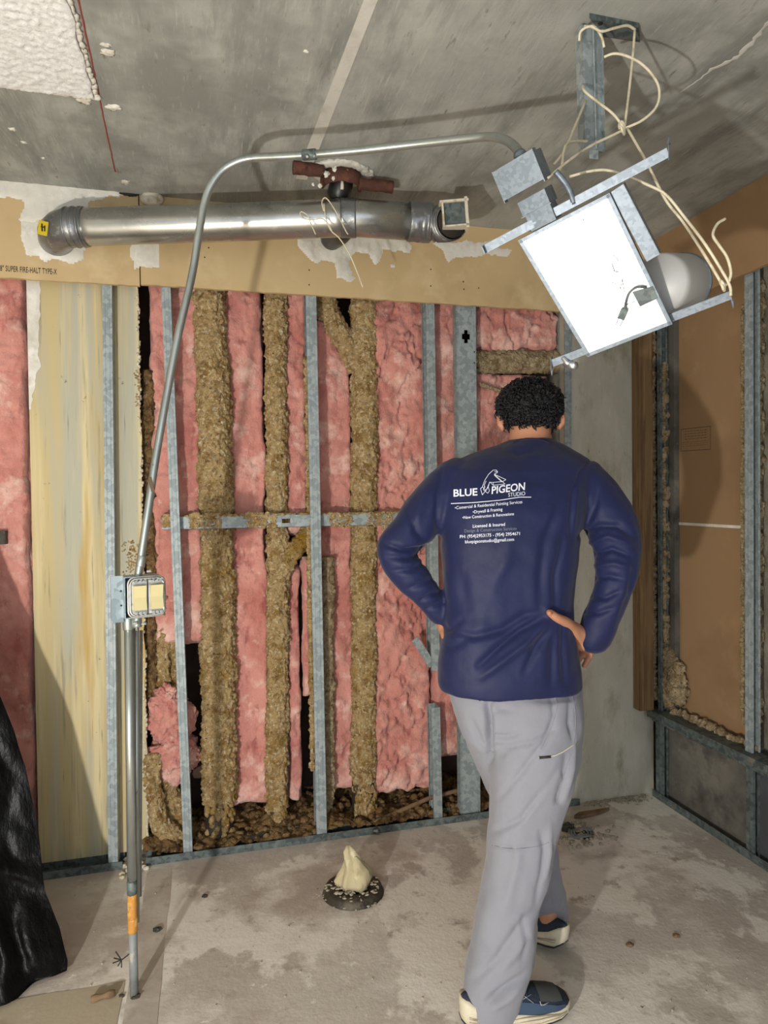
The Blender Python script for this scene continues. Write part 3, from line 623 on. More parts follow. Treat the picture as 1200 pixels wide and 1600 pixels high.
# elbow into the wall at left
e0 = d0; pts = [e0+dd*.02, e0-dd*.03, e0-dd*.062+A(0, .012, -.004), e0-dd*.088+A(0, .045, -.006), e0-dd*.096+A(0, .08, -.008), e0-dd*.096+A(0, .12, -.01)]
el = obj('elbow', MB().tube(pts, [RD+.003, RD+.003, RD+.003, RD+.002, RD, RD], 40), 'tape', t, True)
b = MB()
for i, s in enumerate((.012, -.012, -.036)): b.tube([e0+dd*(s-.003), e0+dd*(s+.003)], RD+.005+.001*(i % 2), 40)
b.tube([e0+dd*.02, e0+dd*.024], RD+.0035, 40)
obj('elbow_seam', b, 'tape', el, True)
b = MB(); q = onY(63, 356, 2.56); b.box(q+A(.008, 0, 0), A(.015, .008, 0)*.9, A(-.0006, .001, 0), A(.003, 0, .024)); ys = obj('yellow_sticker', b, 'yellow', el)
b = MB(); b.tube([q+A(.006, -.004, .013), q+A(.006, -.004, -.012)], .0022, 5); b.tube([q+A(.014, .001, .009), q+A(.013, .001, -.010)], .002, 5); b.tube([q+A(.003, -.006, .002), q+A(.015, .001, .003)], .002, 5); obj('sticker_marks', b, 'ink', ys)
# tape wraps
def wrap(c0, c1, r, m='tape', amp=.0015, seed=0): return MB().tube(densify([c0, c1], .006), r, 56, True, lambda p: amp*fbm(p, 40, 3, seed)+amp)
obj('tape_wrap', wrap(d2-(d2-d1)*.07, d2+(d3-d2)*.08, RD+.001, seed=2), 'tape', t, True)
b = MB(); obj('tape_wrap', wrap(d3-(d3-d2)*.10, d3+(d3-d2)*.25, RD+.001, amp=.003, seed=3), 'tape', t, True)
# corrugated flexible bend curling toward the room
c_ = spline([d3+(d3-d2)*.2, DQ(668, 349, 2.325), DQ(686, 350, 2.31), DQ(699, 349, 2.275), DQ(707, 346, 2.235)], 22)
rs = [RD-.004+.003*math.cos(i*2*math.pi/7.5) for i in range(len(c_))]
fx = obj('flexible_bend', MB().tube(c_, rs, 48, False), 'tape', t, True)
# inner dark and the open mouth with a squarish collar
m0 = DQ(710, 336, 2.225); ax1 = A(.040, -.008, .004); az1 = A(-.003, 0, .042)
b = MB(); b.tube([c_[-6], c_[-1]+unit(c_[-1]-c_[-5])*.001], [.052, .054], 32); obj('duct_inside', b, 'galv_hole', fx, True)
b = MB(); nrm = A(-.25, -.97, -.05)
for (sx, sz, hw, hh) in ((1, 0, .005, .052), (-1, 0, .003, .045), (0, 1, .05, .004), (0, -1, .045, .003)):
    b.box(m0+ax1*sx*1.0+az1*sz*1.0, unit(ax1)*hw, unit(nrm)*.022, unit(az1)*hh)
obj('square_collar', b, 'gyp_edge', t)
b = MB(); b.box(m0+unit(nrm)*.012, ax1*.86, unit(nrm)*.002, az1*.88); obj('collar_flap', b, 'galv_dark', t)

# riser clamp and black pipe at the ceiling
YR = 2.45
t = empty('riser_clamp', onY(533, 285, YR), 'rusty iron riser clamp around a black pipe, tight under the ceiling', 'pipe clamp')
c = onZ(533, 284, H-.028); YR = c[1]; zc = c[2]
b = MB(); 
for (xa_, xb_, yy, dz) in ((458, 505, -.055, .004), (560, 613, -.030, -.014)):
    p, q = onY(xa_, 281, YR+yy), onY(xb_, 287, YR+yy); p[2] = q[2] = zc+dz; b.tube(densify([p, q], .01), .021, 14, True, lambda s: .004*fbm(s, 40, 3, 2))
n = 28; ring = []
for i in range(n+1):
    th = math.pi*(.98+1.04*i/n); ring.append(A(c[0]+.066*math.cos(th), YR+.066*math.sin(th)-.0, zc-.002))
b.loft([[p+unit(A(p[0]-c[0], p[1]-YR, 0))*o_+A(0, 0, h_+.003*fbm(p, 30, 2)) for o_, h_ in ((-.004, -.026), (.006, -.028), (.009, 0), (.006, .026), (-.004, .026))] for p in ring])
obj('clamp_band', b, 'rust', t, True)
b = MB(); hp = onY(517, 374, YB-.02); b.tube(spline([A(c[0], YR, H-.003), A(c[0], YR, zc-.01), A(c[0]-.004, YR+.03, zc-.05), A(hp[0]+.01, YR+.13, zc-.11), A(hp[0], YB-.01, hp[2])], 6), .042, 36); obj('black_pipe', b, 'blackpipe', t, True)
b = MB(); b.tube([A(c[0]-.005, YR-.040, zc-.045), A(c[0]-.004, YR-.043, zc-.012)], .006, 6); obj('tan_streak', b, 'gyp_edge', t, True)
b = MB()
for i in range(34):
    th = 2*math.pi*i/34; lump(b, (c[0]+.088*math.cos(th), YR-.01+.075*math.sin(th), H-.003), (.024, .022, .008), i, .5, 2)
obj('plaster_ring', b, 'seam', t, True)
b = MB()
for (x, y, r) in ((528, 266, .017), (510, 272, .010), (500, 290, .007), (521, 279, .006), (489, 288, .005)): obj('plaster_blob', lump(MB(), onY(x, y, YR-.062), (r, .006, r*1.1), x, .5, 3), 'compound', t, True)

# ================================================================== CONDUITS
YC2 = 2.0
def EM(path, r, seg=20): return MB().tube(path, r, seg)
cp = [(214.5, 909, YC2), (217, 893, YC2), (231, 800, YC2), (246, 700, YC2), (275, 540, YC2), (300, 430, YC2-.005), (313, 350, YC2-.015), (321, 312, YC2-.02), (331, 288, YC2-.028), (347, 267, YC2-.04), (367, 254, YC2-.055), (392, 247, 1.93), (440, 244.5, 1.895), (480, 242, 1.865), (560, 235, 1.80), (650, 225, 1.725), (740, 215.5, 1.63), (768, 214, 1.585), (790, 219, 1.52), (805, 230, 1.44), (813, 243, 1.365)]
cpts = spline([onY(*q) for q in cp], 6)
t = empty('electrical_conduit', onY(217, 893, YC2), 'long bent steel conduit slanting up from the switch box and across to the light', 'conduit')
obj('pipe', EM(cpts, .0108), 'conduit', t, True)
def sleeve(px0, px1, r, m, name, parent, screws=True):
    p, q = onY(*px0), onY(*px1); s = obj(name, MB().tube([p, p+(q-p)*.05, q-(q-p)*.05, q], [r*.93, r, r, r*.93], 24), m, parent, True)
    if screws:
        b = MB()
        for u in (.25, .75): c = p+(q-p)*u; b.tube([c+A(0, -r*.9, -r*.5), c+A(0, -r*1.4, -r*1.0)], .0035, 8)
        obj('set_screw', b, 'yoke', s)
    return s
sleeve((473, 242.5, 1.870), (494, 240.8, 1.853), .0142, 'galv_dark', 'coupling', t)
sleeve((219, 885, YC2), (222, 868, YC2), .0125, 'conduit', 'coupling', t, False)
b = MB(); q = onY(237, 757, YC2); b.box(q+A(0, -.0095, 0), A(.005, 0, .001), A(0, .0016, 0), A(-.004, 0, .02)); obj('maker_stamp', b, 'ink_faint', t)
# two pipes down to the floor
fl = onZ(210, 1556, 0)
def zpt(x, y, Y=YC2): return onY(x, y, Y)
t = empty('electrical_conduit', (fl[0], fl[1], 0), 'left vertical conduit below the switch box, with old orange paint, reaching the floor', 'conduit')
a1, a2 = zpt(201, 965), zpt(206, 1380)
obj('pipe', EM([a1, a2], .0125), 'conduit', t, True)
sleeve((206, 1376, YC2), (206.5, 1397, YC2), .0138, 'galv_dark', 'coupling', t, False)
o1 = zpt(207.5, 1456); obj('painted_length', MB().tube(densify([zpt(206.5, 1395), o1], .006), .0132, 24, True, lambda p: .0015*fbm(p, 60, 3)), 'orange', t, True)
obj('floor_stub', MB().tube([o1, A(fl[0], fl[1], 0)], .0118, 24), 'greypvc', t, True)
sleeve((200, 962, YC2), (201, 984, YC2), .0150, 'conduit', 'connector', t, False)
t = empty('electrical_conduit', zpt(214, 1380, YC2+.02), 'thinner right vertical conduit running down beside the orange painted one', 'conduit')
obj('pipe', EM([zpt(213, 975, YC2+.02), zpt(214, 1440, YC2+.022)], .0075), 'conduit', t, True)
sleeve((214, 962, YC2), (214.5, 980, YC2), .0128, 'conduit', 'connector', t, True)
t = empty('electrical_conduit', zpt(219, 1370, YC2+.06), 'thin painted riser pipe directly behind the two vertical conduits', 'conduit')
obj('pipe', EM([zpt(220.5, 985, YC2+.05), zpt(219, 1400, YC2+.06)], .0045), 'greypvc', t, True)
b = MB(); r0 = zpt(203, 1490)
for e in ((176, 1505), (178, 1497), (184, 1510), (190, 1512), (181, 1487)):
    b.tube([r0, zpt(190, 1500, YC2-.01), zpt(e[0], e[1], YC2-.02)], .0018, 5)
tag(obj('tie_wire', b, 'ink'), 'dark twisted wire ends sticking left from the foot of the conduit', 'wire')

# ================================================================== SWITCH BOX
# box turned a little: left side visible
u = unit(A(.90, .10, 0)); bdir = unit(np.cross(A(0, 0, 1), u)); 
u = unit(A(math.cos(.30), -math.sin(.30)*-1, 0)); nn = unit(A(math.sin(.30), -math.cos(.30), 0))
zz = A(0, 0, 1)
c = onY(229, 932, YC2-.02)
t = empty('switch_box', c-zz*.06, 'two gang metal switch box with two ivory rocker switches on the conduits', 'light switch')
hw, hh = .047, .056
b = MB(); back = c-nn*.028-u*.01
for s, (cx_, sx, sn, sz) in enumerate(((-hw, .0012, .028, hh), (hw, .0012, .028, hh))): b.box(back+u*cx_, u*sx, nn*sn, zz*sz)
for s in (-1, 1): b.box(back+zz*s*hh, u*hw, nn*.028, zz*.0012)
b.box(back-nn*.028, u*hw, nn*.0012, zz*hh)
bxo = obj('box', b, 'boxblue', t)
b = MB()
pl = back-u*(hw+.016)+nn*.004     # side plate seen at left
bb = bmesh.new()
b.box(pl+A(0, 0, -.004), u*.016, nn*.003, zz*.064); 
obj('mounting_plate', b, 'boxblue', t)
b = MB()
for dz in (.018, -.022): obj('punched_hole', MB().tube([pl+u*.010+zz*dz+nn*.0025, pl+u*.010+zz*dz+nn*.0034], .0028, 10), 'galv_hole', t)
# raised rounded frame (open ring) and the dark opening
def rrect(w_, h_, r_, n=6): 
    o = []
    for (sx, sy, a0_) in ((1, 1, 0), (-1, 1, 90), (-1, -1, 180), (1, -1, 270)):
        for k in range(n+1): th = math.radians(a0_+90*k/n); o.append((sx*(w_-r_)+r_*math.cos(th), sy*(h_-r_)+r_*math.sin(th)))
    return o
b = MB(); front = c+nn*.002
for r_i, (w_, h_, o_) in enumerate(((.049, .055, 0), (.045, .051, .006))):
    pth = [front+nn*o_+u*x+zz*y for x, y in rrect(w_, h_, .018)]; pth.append(pth[0]); b.tube(pth, .0028, 8)
obj('raised_ring', b, 'yoke', t, True)
b = MB(); b.prism(rrect(.046, .052, .016), front-nn*.004, u, zz, nn, .004); obj('inner_shade', b, 'galv_hole', t)
for s in (-1, 1):
    cc = front+u*(s*.0225+.002)+nn*.012; b = MB()
    prof = [(-.017, .004), (-.010, .0075), (0, .0035), (.012, .0075), (.017, .002)]
    ys_ = [-.033, -.016, 0, .016, .033]; ofs = [.010, .006, .0015, .006, .009]
    rings = [[cc+u*x+zz*y+nn*(ofs[i]*.8) for x in (-.0165, .0165)]+[cc+u*x+zz*y-nn*.012 for x in (.0165, -.0165)] for i, y in enumerate(ys_)]
    b.loft(rings); sw = obj('rocker_switch', b, 'ivory', t)
    b = MB(); b.box(cc-nn*.011, u*.021, nn*.003, zz*.047)
    for e in (-1, 1):
        for dx in (-.011, 0, .011):
            b.tube([cc+u*dx+zz*e*.043-nn*.008, cc+u*dx+zz*e*.043+nn*.001], .0042, 10)
            b.tube([cc+u*(dx+.004)+zz*e*.049-nn*.008, cc+u*(dx+.004)+zz*e*.049-nn*.002], .0030, 8)
    obj('yoke', b, 'yoke', t)
b = MB()
for (x, y) in ((230, 893), (222, 975), (208, 974)): q = onY(x, y, YC2-.015); obj('screw', MB().tube([q, q+A(.012, -.006, .002)], .0035, 8), 'yoke', t)

# ================================================================== HANGING LIGHT HOUSING
pc0 = onD(935, 435, 1.50); pn = unit(A(-.56, -.68, -.47))     # normal of the plate, facing the room
def onP(x, y, off=0.0):
    r = ray(x, y); return CAM+r*(((pc0+pn*off)-CAM)@pn/(r@pn))
q = [onP(*p) for p in ((810, 376), (952, 302), (1050, 506), (918, 557))]
ctr = sum(q)/4; pa = unit((q[1]-q[0])+(q[2]-q[3])); pb = unit(np.cross(pn, pa)); 
if pb@(q[3]-q[0]) < 0: pb = -pb
t = empty('recessed_light_housing', ctr, 'square bright metal light housing with bar hangers and round can, hanging by cords', 'light fixture')
b = MB(); f_ = q+[p-pn*.0016 for p in q]; b.add(f_, [(0, 1, 2, 3)[::-1], (4, 5, 6, 7), (0, 1, 5, 4), (1, 2, 6, 5), (2, 3, 7, 6), (3, 0, 4, 7)])
pm = obj('mounting_pan', b, 'plate', t)
b = MB()
for i in (0, 1, 2, 3):
    p, s = q[i], q[(i+1) % 4]; inn = unit(ctr-(p+s)/2); b.box((p+s)/2-pn*.009, (s-p)/2, inn*.0008, pn*.010); b.box((p+s)/2+inn*.004+pn*.0006, (s-p)/2, inn*.0035, pn*.0008)
obj('folded_edge', b, 'fixmetal', t)
# creases and cut marks in the pan
b = MB()
for (x, y) in ((1012, 402+60), (1005, 470)): pass
sq = [onP(*p, .0012) for p in ((988, 456), (1020, 447), (1028, 466), (1000, 479))]; b.add(sq+[p+pn*.002 for p in sq], [(0, 1, 2, 3), (4, 5, 6, 7), (0, 1, 5, 4), (1, 2, 6, 5), (2, 3, 7, 6), (3, 0, 4, 7)])
obj('dark_tape_patch', b, 'galv_dark', t)
b = MB()
for pl_ in (((952, 402), (957, 398), (962, 402), (967, 410)), ((953, 420), (956, 412), (960, 424), (966, 425)), ((950, 448), (956, 441), (963, 445)), ((969, 452), (972, 436), (975, 456)), ((975, 478), (985, 474), (992, 471)), ((895, 346), (900, 340), (903, 348), (909, 338), (912, 345)), ((885, 348), (888, 346))):
    obj('crease_mark', MB().tube([onP(*p, .002) for p in pl_], .0012, 5), 'tape', t)
# plug with short cord
b = MB(); b.tube(spline([onP(1010, 449, .006), onP(995, 449, .012), onP(983, 458, .014), onP(978, 472, .013), onP(976, 485, .012)], 6), .0026, 8); pg = obj('short_cord', b, 'galv_dark', t, True)
b = MB(); p0, p1 = onP(976, 484, .012), onP(970, 498, .012); ax = unit(p1-p0); sd = np.cross(ax, pn)
b.box((p0+p1)/2, ax*np.linalg.norm(p1-p0)/2, sd*.008, pn*.005); b.box(p0+ax*.004, ax*.006, sd*.005, pn*.004); plg = obj('plug', b, 'galv_dark', pg)
b = MB()
for s in (-1, 1): b.box(p1+ax*.008+sd*s*.005, ax*.008, sd*.0012, pn*.003)
obj('plug_blade', b, 'fixmetal', plg)
# bar hangers
def hanger(a_, c_, off, tabs):
    p, s = onP(*a_, off), onP(*c_, off); ax = unit(s-p); sd = unit(np.cross(ax, pn)); h = np.linalg.norm(s-p)/2; m = (p+s)/2
    b = MB(); b.box(m, ax*h, sd*.0085, pn*.0008); b.box(m+sd*.0085-pn*.005, ax*h, sd*.0008, pn*.005); b.box(m-sd*.0085-pn*.003, ax*h, sd*.0008, pn*.003)
    for k in range(9): b.box(p+ax*(2*h)*(k+1)/10+pn*.0012, ax*.010, sd*.002, pn*.0006)
    ho = obj('bar_hanger', b, 'fixmetal', t)
    for e, dirn in tabs:
        b = MB(); b.box(e+ax*0, ax*.0008, unit(dirn)*.016, sd*.009 if abs(sd@unit(dirn)) < .7 else pn*.009); b.tube([e+unit(dirn)*.014, e+unit(dirn)*.03], [.004, .0006], 5); obj('nail_tab', b, 'fixmetal', ho)
hanger((758, 389), (1044, 238), -.004, ((onP(1045, 237, -.004), A(0, 0, 1)), (onP(758, 389, -.004), -pn)))
hanger((862, 568), (1142, 461), -.022, ((onP(862, 568, -.022), A(0, 0, -1)), (onP(1142, 460, -.022), A(.2, 0, -1))))
# round can behind the pan
cc = onP(1026, 446, -.075); ca = unit(Rv*.70+Uv*.22+Fv*.62)
b = MB(); b.tube([cc, cc+ca*.02, cc+ca*.120, cc+ca*.130], [.066, .070, .070, .066], 48); can = obj('round_can', b, 'canwhite', t, True)
b = MB(); b.tube([cc+ca*.118, cc+ca*.124], .0725, 48); obj('can_rim', b, 'fixmetal', can, True)
# side bracket frame and flat bracket behind the pan
b = MB(); p, s = onP(955, 300, -.010), onP(1012, 408, -.010); ax = unit(s-p); sd = unit(np.cross(ax, pn)); sd = sd if sd@pa > 0 else -sd
b.box((p+s)/2+sd*.012, ax*np.linalg.norm(s-p)/2, sd*.014, pn*.001); b.box((p+s)/2+sd*.026-pn*.02, ax*np.linalg.norm(s-p)/2, sd*.001, pn*.02)
obj('side_flange', b, 'fixmetal', t)
# small fittings under the lower bar
b = MB(); g = onP(884, 566, -.02); b.tube(spline([g+A(-.006, 0, .01), g+A(0, -.008, -.004), g+A(.012, -.006, -.002)], 5), .006, 10); g2 = onP(893, 571, -.02); b.tube([g2+A(0, .03, .012), g2, g2-A(-.004, .012, .002)], [.008, .009, .0095], 14); obj('cable_clamp', b, 'plate', t, True)

# junction boxes on the conduit end
def jbox(label, corners_c, hw_, hh_, hd_, ang, parent=None):
    pass
t = empty('junction_box', onP(820, 290, .03), 'small open steel junction box at the end of the long conduit, above the bright pan', 'junction box')
cj = onP(817, 272, .02); a_ = unit(pa*math.cos(0)+pn*.15); b_ = unit(np.cross(pn, a_)); b_ = b_ if b_@pb > 0 else -b_; n_ = unit(np.cross(a_, b_)); n_ = n_ if n_@pn > 0 else -n_
b = MB(); w2, h2, d2_ = .044, .028, .028
b.box(cj-b_*h2, a_*w2, b_*.001, n_*d2_); b.box(cj+b_*h2, a_*w2, b_*.001, n_*d2_); b.box(cj-a_*w2, a_*.001, b_*h2, n_*d2_); b.box(cj+a_*w2, a_*.001, b_*h2, n_*d2_); b.box(cj-n_*d2_, a_*w2, b_*h2, n_*.001)
obj('box', b, 'fixmetal', t)
b = MB(); b.box(cj+n_*(d2_+.002)-b_*.002, a_*(w2+.004), b_*(h2+.003), n_*.0012); b.box(cj+n_*(d2_-.006)-a_*(w2+.0035), a_*.001, b_*(h2+.006), n_*.009); b.box(cj+n_*(d2_-.006)+a_*(w2+.0035), a_*.001, b_*(h2+.006), n_*.009)
obj('cover', b, 'fixmetal', t)
b = MB(); b.tube([cpts[-1], cpts[-1]+unit(cpts[-1]-cpts[-4])*.03], .0145, 20); obj('connector', b, 'fixmetal', t, True)
t = empty('junction_box', onP(845, 330, .0), 'second tapered steel wiring box between the first box and the upper bar hanger', 'junction box')
cj = onP(843, 322, -.02); b = MB()
r0 = [cj+a_*x+b_*y for x, y in ((-.03, -.03), (.034, -.034), (.038, -.006), (-.028, .0))]; r1 = [cj+a_*x*1.25+b_*(y+.055) for x, y in ((-.03, -.03), (.034, -.034), (.038, -.006), (-.028, .0))]
b.box(cj-b_*.012, a_*.033, b_*.016, n_*.026); b.box(cj+b_*.022, a_*.030, b_*.018, n_*.020); b.box(cj+b_*.004+n_*.027, a_*.036, b_*.0012, n_*.003)
obj('box', b, 'fixmetal', t)
b = MB(); b.tube(spline([onP(868, 268, .0), onP(880, 282, .0), onP(890, 298, -.004), onP(897, 318, -.008)], 6), .0065, 12); obj('white_sleeve', b, 'fixmetal', t, True)

# ceiling bracket with hanging stud offcut
t = empty('ceiling_bracket', onZ(960, 45, H), 'flat steel plate fixed to the ceiling at the top of the hanging stud offcut', 'bracket')
P_ = [onZ(*p, H-.012) for p in ((921, 28), (998, 43), (1000, 66), (943, 58))]
b = MB(); b.add(P_+[p+A(0, 0, .0115) for p in P_], [(0, 1, 2, 3), (4, 5, 6, 7), (0, 1, 5, 4), (1, 2, 6, 5), (2, 3, 7, 6), (3, 0, 4, 7)]); obj('plate', b, 'galv_dark', t)
b = MB(); c = onZ(938, 37, H-.0125); b.tube([c, c+A(0, 0, -.001)], .006, 12); obj('bolt_hole', b, 'galv_hole', t)
tp = onZ(925, 42, H-.012); zb = -((238-42)/FPX*((tp-CAM)@Fv))
t = empty('metal_stud', tp+A(.0, 0, -.33), 'short galvanised stud offcut hanging down from the ceiling bracket with cords around it', 'metal stud')
b = MB(); yv = tp[1]; zlow = onY(928, 232, yv)[2]
bt = onY(930, 232, yv); tp2 = A(tp[0]-.0, yv, H-.012)
Xc = tp[0]; w0 = .028
for (x0_, x1_, yy, th_) in ((-w0, .004, 0, .001), (.004, w0, .006, .001)):
    b.add([A(Xc+x0_, yv+yy, H-.01), A(Xc+x1_, yv+yy+.004, H-.01), A(bt[0]+x1_, yv+yy+.004, zlow), A(bt[0]+x0_, yv+yy, zlow)]+[A(Xc+x0_, yv+yy+.0015, H-.01), A(Xc+x1_, yv+yy+.0055, H-.01), A(bt[0]+x1_, yv+yy+.0055, zlow), A(bt[0]+x0_, yv+yy+.0015, zlow)], [(0, 1, 2, 3), (4, 5, 6, 7), (0, 1, 5, 4), (1, 2, 6, 5), (2, 3, 7, 6), (3, 0, 4, 7)])
for s in (-1, 1): b.add([A(Xc+s*w0, yv, H-.01), A(Xc+s*w0, yv+.03, H-.01), A(bt[0]+s*w0, yv+.03, zlow), A(bt[0]+s*w0, yv, zlow)]+[A(Xc+s*w0+.0012, yv, H-.01), A(Xc+s*w0+.0012, yv+.03, H-.01), A(bt[0]+s*w0+.0012, yv+.03, zlow), A(bt[0]+s*w0+.0012, yv, zlow)], [(0, 1, 2, 3), (4, 5, 6, 7), (0, 1, 5, 4), (1, 2, 6, 5), (2, 3, 7, 6), (3, 0, 4, 7)])
b.bx(bt[0]-.012, bt[0]+.012, yv+.006, yv+.0075, zlow-.022, zlow)
obj('channel', b, 'galv', t)
b = MB(); b.tube([A(Xc+.002, yv-.002, H-.015), A(bt[0]+.002, yv-.002, zlow)], .0018, 6); obj('rolled_rib', b, 'galv', t)

# cords
def cord(label, pts, r=.0031, cat='cord', m='wire', group=None, n=7, name='cream_cord'):
    return tag(obj(name, MB().tube(spline([onD(*p) for p in pts], n), r, 8), m, smooth=True), label, cat, group)
DB = (tp-CAM)@Fv
cord('cream cord hanging straight from the ceiling plate down to the knot', [(992, 45, DB), (988, 95, DB-.01), (982, 150, DB-.03), (976, 197, DB-.05)])
cord('cream cord making a wide loop to the right of the hanging stud', [(944, 89, DB-.03), (958, 84, DB-.04), (975, 86, DB-.05), (1000, 98, DB-.06), (1020, 118, DB-.06), (1030, 140, DB-.06), (1026, 166, DB-.06), (1005, 187, DB-.06), (978, 200, DB-.05)])
cord('cream cord from the hanging stud diagonally down to the knot', [(911, 134, DB-.01), (914, 143, DB-.03), (935, 160, DB-.04), (958, 178, DB-.05), (972, 196, DB-.05)])
cord('cream cord wrapped around the top of the hanging stud and over the plate', [(905, 64, DB-.03), (907, 50, DB-.04), (918, 42, DB-.05), (930, 43, DB-.05), (940, 58, DB-.04), (944, 74, DB-.03)])
cord('cream cord running from the stud top along the ceiling plate', [(913, 41, DB-.04), (925, 42, DB-.05), (940, 49, DB-.05), (960, 44, DB-.04), (980, 40, DB-.02), (992, 46, DB)])
cord('cream cord from the knot down left to the junction box', [(974, 203, DB-.05), (958, 211, DB-.06), (925, 227, DB-.08), (890, 250, DB-.12), (856, 278, DB-.16)])
cord('cream cord from the stud down left, behind the small loop', [(915, 158, DB-.0), (898, 198, DB-.04), (882, 235, DB-.08), (866, 257, DB-.10)])
cord('cream cord forming a small loop left of the stud foot', [(918, 221, DB-.03), (898, 221, DB-.05), (885, 226, DB-.08), (880, 240, DB-.09), (878, 258, DB-.10), (872, 270, DB-.11), (876, 277, DB-.11)])
b = MB(); kc = onD(973, 200, DB-.05)
for i in range(3):
    pts = [kc+A(.009*math.cos(a+i), .007*math.sin(a*1.3+i), .011*math.sin(a)) for a in np.linspace(0, 6.2, 16)]; b.tube(pts, .0031, 7)
tag(obj('cord_knot', b, 'wire', smooth=True), 'knot where the cream cords cross below the hanging stud', 'knot')
e2 = (onP(1134, 446, .004)-CAM)@Fv
cord('cream cord from the knot down right, over the upper bar hanger', [(980, 200, DB-.05), (1010, 253, DB-.12), (1040, 312, DB-.16), (1068, 348, (DB+e2)/2-.03), (1100, 397, e2), (1130, 447, e2)])
cord('cream cord crossing from behind the pan to the lower bar end', [(890, 276, DB-.12), (920, 268, DB-.14), (948, 266, DB-.16), (978, 275, DB-.17), (1010, 288, DB-.18), (1040, 304, DB-.19), (1070, 340, DB-.19), (1100, 379, e2), (1126, 420, e2), (1140, 446, e2), (1142, 462, e2)])
cord('loose cream cord end curling up beside the lower bar end', [(1133, 342, e2+.03), (1121, 350, e2+.02), (1114, 367, e2+.01), (1124, 384, e2), (1136, 402, e2), (1142, 425, e2), (1139, 440, e2)])
b = MB(); kc = onD(1130, 446, e2)
for i in range(2):
    b.tube([kc+A(.008*math.cos(a+i), .006*math.sin(a*1.3+i), .009*math.sin(a)) for a in np.linspace(0, 6.2, 14)], .003, 7)
tag(obj('cord_knot', b, 'wire', smooth=True), 'knot of cream cord at the right end of the lower bar hanger', 'knot')
# thin wires round the duct
DW = (d2-CAM)@Fv-.085
cord('thin cream wire looped over the duct with a long tail hanging below it', [(506, 330, DW), (503, 316, DW), (508, 309, DW), (517, 318, DW), (530, 340, DW), (541, 362, DW), (544, 366, DW)], .0022, 'wire', name='thin_wire')
cord('thin cream wire dangling in front of the tan board under the duct', [(506, 318, DW), (509, 340, DW), (517, 360, DW), (530, 372, DW), (545, 395, DW+.03), (556, 420, DW+.05), (567, 449, DW+.06)], .0022, 'wire', name='thin_wire')
cord('thin cream wire curl on the left of the duct tie', [(493, 366, DW), (486, 350, DW), (482, 338, DW), (472, 331, DW), (469, 334, DW), (476, 342, DW), (490, 343, DW), (504, 342, DW), (514, 352, DW), (519, 362, DW)], .0020, 'wire', name='thin_wire')

# ================================================================== THINGS ON THE FLOOR
# black plastic sheeting
b = MB(); n1, n2 = 90, 130; v = []
for k in range(n2):
    u_ = k/(n2-1)
    # right edge from measured outline, bottom at the floor
    ey = 1512-u_*(1512-900); ex_ = np.interp(ey, [900, 1080, 1140, 1200, 1300, 1390, 1440, 1490, 1512], [-60, -3, 22, 40, 60, 70, 93, 106, 104])
    Yy = np.interp(u_, [0, .35, 1], [2.16, 2.30, 2.42])
    E = onY(ex_, ey, Yy)
    if k == 0: zb0 = E[2]
    E[2] = max(.012, E[2]-zb0*(1-u_)**3)
    for i in range(n1):
        s = i/(n1-1); th = s*1.0
        x = E[0]-s*.75; y = E[1]-.16*math.sin(s*3.0)+.0
        f_ = .022*math.sin(s*26+2.2*fbm((s*2, 0, u_*2), 1.5, 3, 2)*3)*(1-.5*u_)+.03*fbm((s*.7, 0, u_*1.1), 3.5, 4, 6)+.007*fbm((s*3, 0, u_*3), 6, 3, 2)
        v.append((x, y-f_*min(1, s*6+.15), E[2] if k else max(.008, E[2]*(1-.4*s))))
b.add(v, [(k*n1+i, k*n1+i+1, (k+1)*n1+i+1, (k+1)*n1+i) for k in range(n2-1) for i in range(n1-1)])
# back layer gives the folded sheet its thickness
b.add([(x+.0, y+.05*min(1, 8*((i % n1)/(n1-1)))+.0006, z) for i, (x, y, z) in enumerate(v)], [(k*n1+i, (k+1)*n1+i, (k+1)*n1+i+1, k*n1+i+1) for k in range(n2-1) for i in range(n1-1)])
tag(obj('plastic_sheet', b, 'black', smooth=True), 'black plastic sheeting hanging in folds to the floor at the left picture edge', 'plastic sheet')

# closet flange with a rag stuffed in it
fc = onZ(552, 1394, 0)
t = empty('floor_flange', fc, 'round dirty floor flange holding the stuffed rag, in the middle of the floor', 'floor flange')
b = MB(); pr = [(.0, .004), (.045, .004), (.05, .02), (.09, .024), (.102, .018), (.106, .004), (.11, 0)]
b.loft([[fc+A(r*math.cos(a), r*math.sin(a), z+.003*fbm((r*math.cos(a), r*math.sin(a), 0), 30, 3)) for a in np.linspace(0, 2*math.pi, 48, endpoint=False)] for r, z in pr if r > 0], cap=True); obj('ring', b, 'flange', t, True)
b = MB()
for i in range(150):
    a = random.uniform(0, 6.28); r = random.uniform(.03, .115); lump(b, fc+A(r*math.cos(a), r*math.sin(a), .024 if r < .098 else .004), random.uniform(.002, .007)*A(1.4, 1, .6), i, .8, 1)
obj('plaster_crumbs', b, 'crumb', t, True)['kind'] = 'stuff'
b = MB(); 
rg = []
for k, (z, r, ox) in enumerate(((0, .046, 0), (.02, .058, .0), (.045, .052, .004), (.07, .040, .004), (.09, .030, -.002), (.11, .026, -.008), (.13, .020, -.014), (.15, .006, -.017))):
    rg.append([fc+A(ox+r*(1+.25*math.sin(3*a+k*.5)+.12*math.sin(7*a+k))*math.cos(a), r*.8*(1+.2*math.sin(4*a-k*.4))*math.sin(a), .022+z) for a in np.linspace(0, 2*math.pi, 40, endpoint=False)])
b.loft(rg)
rg = []
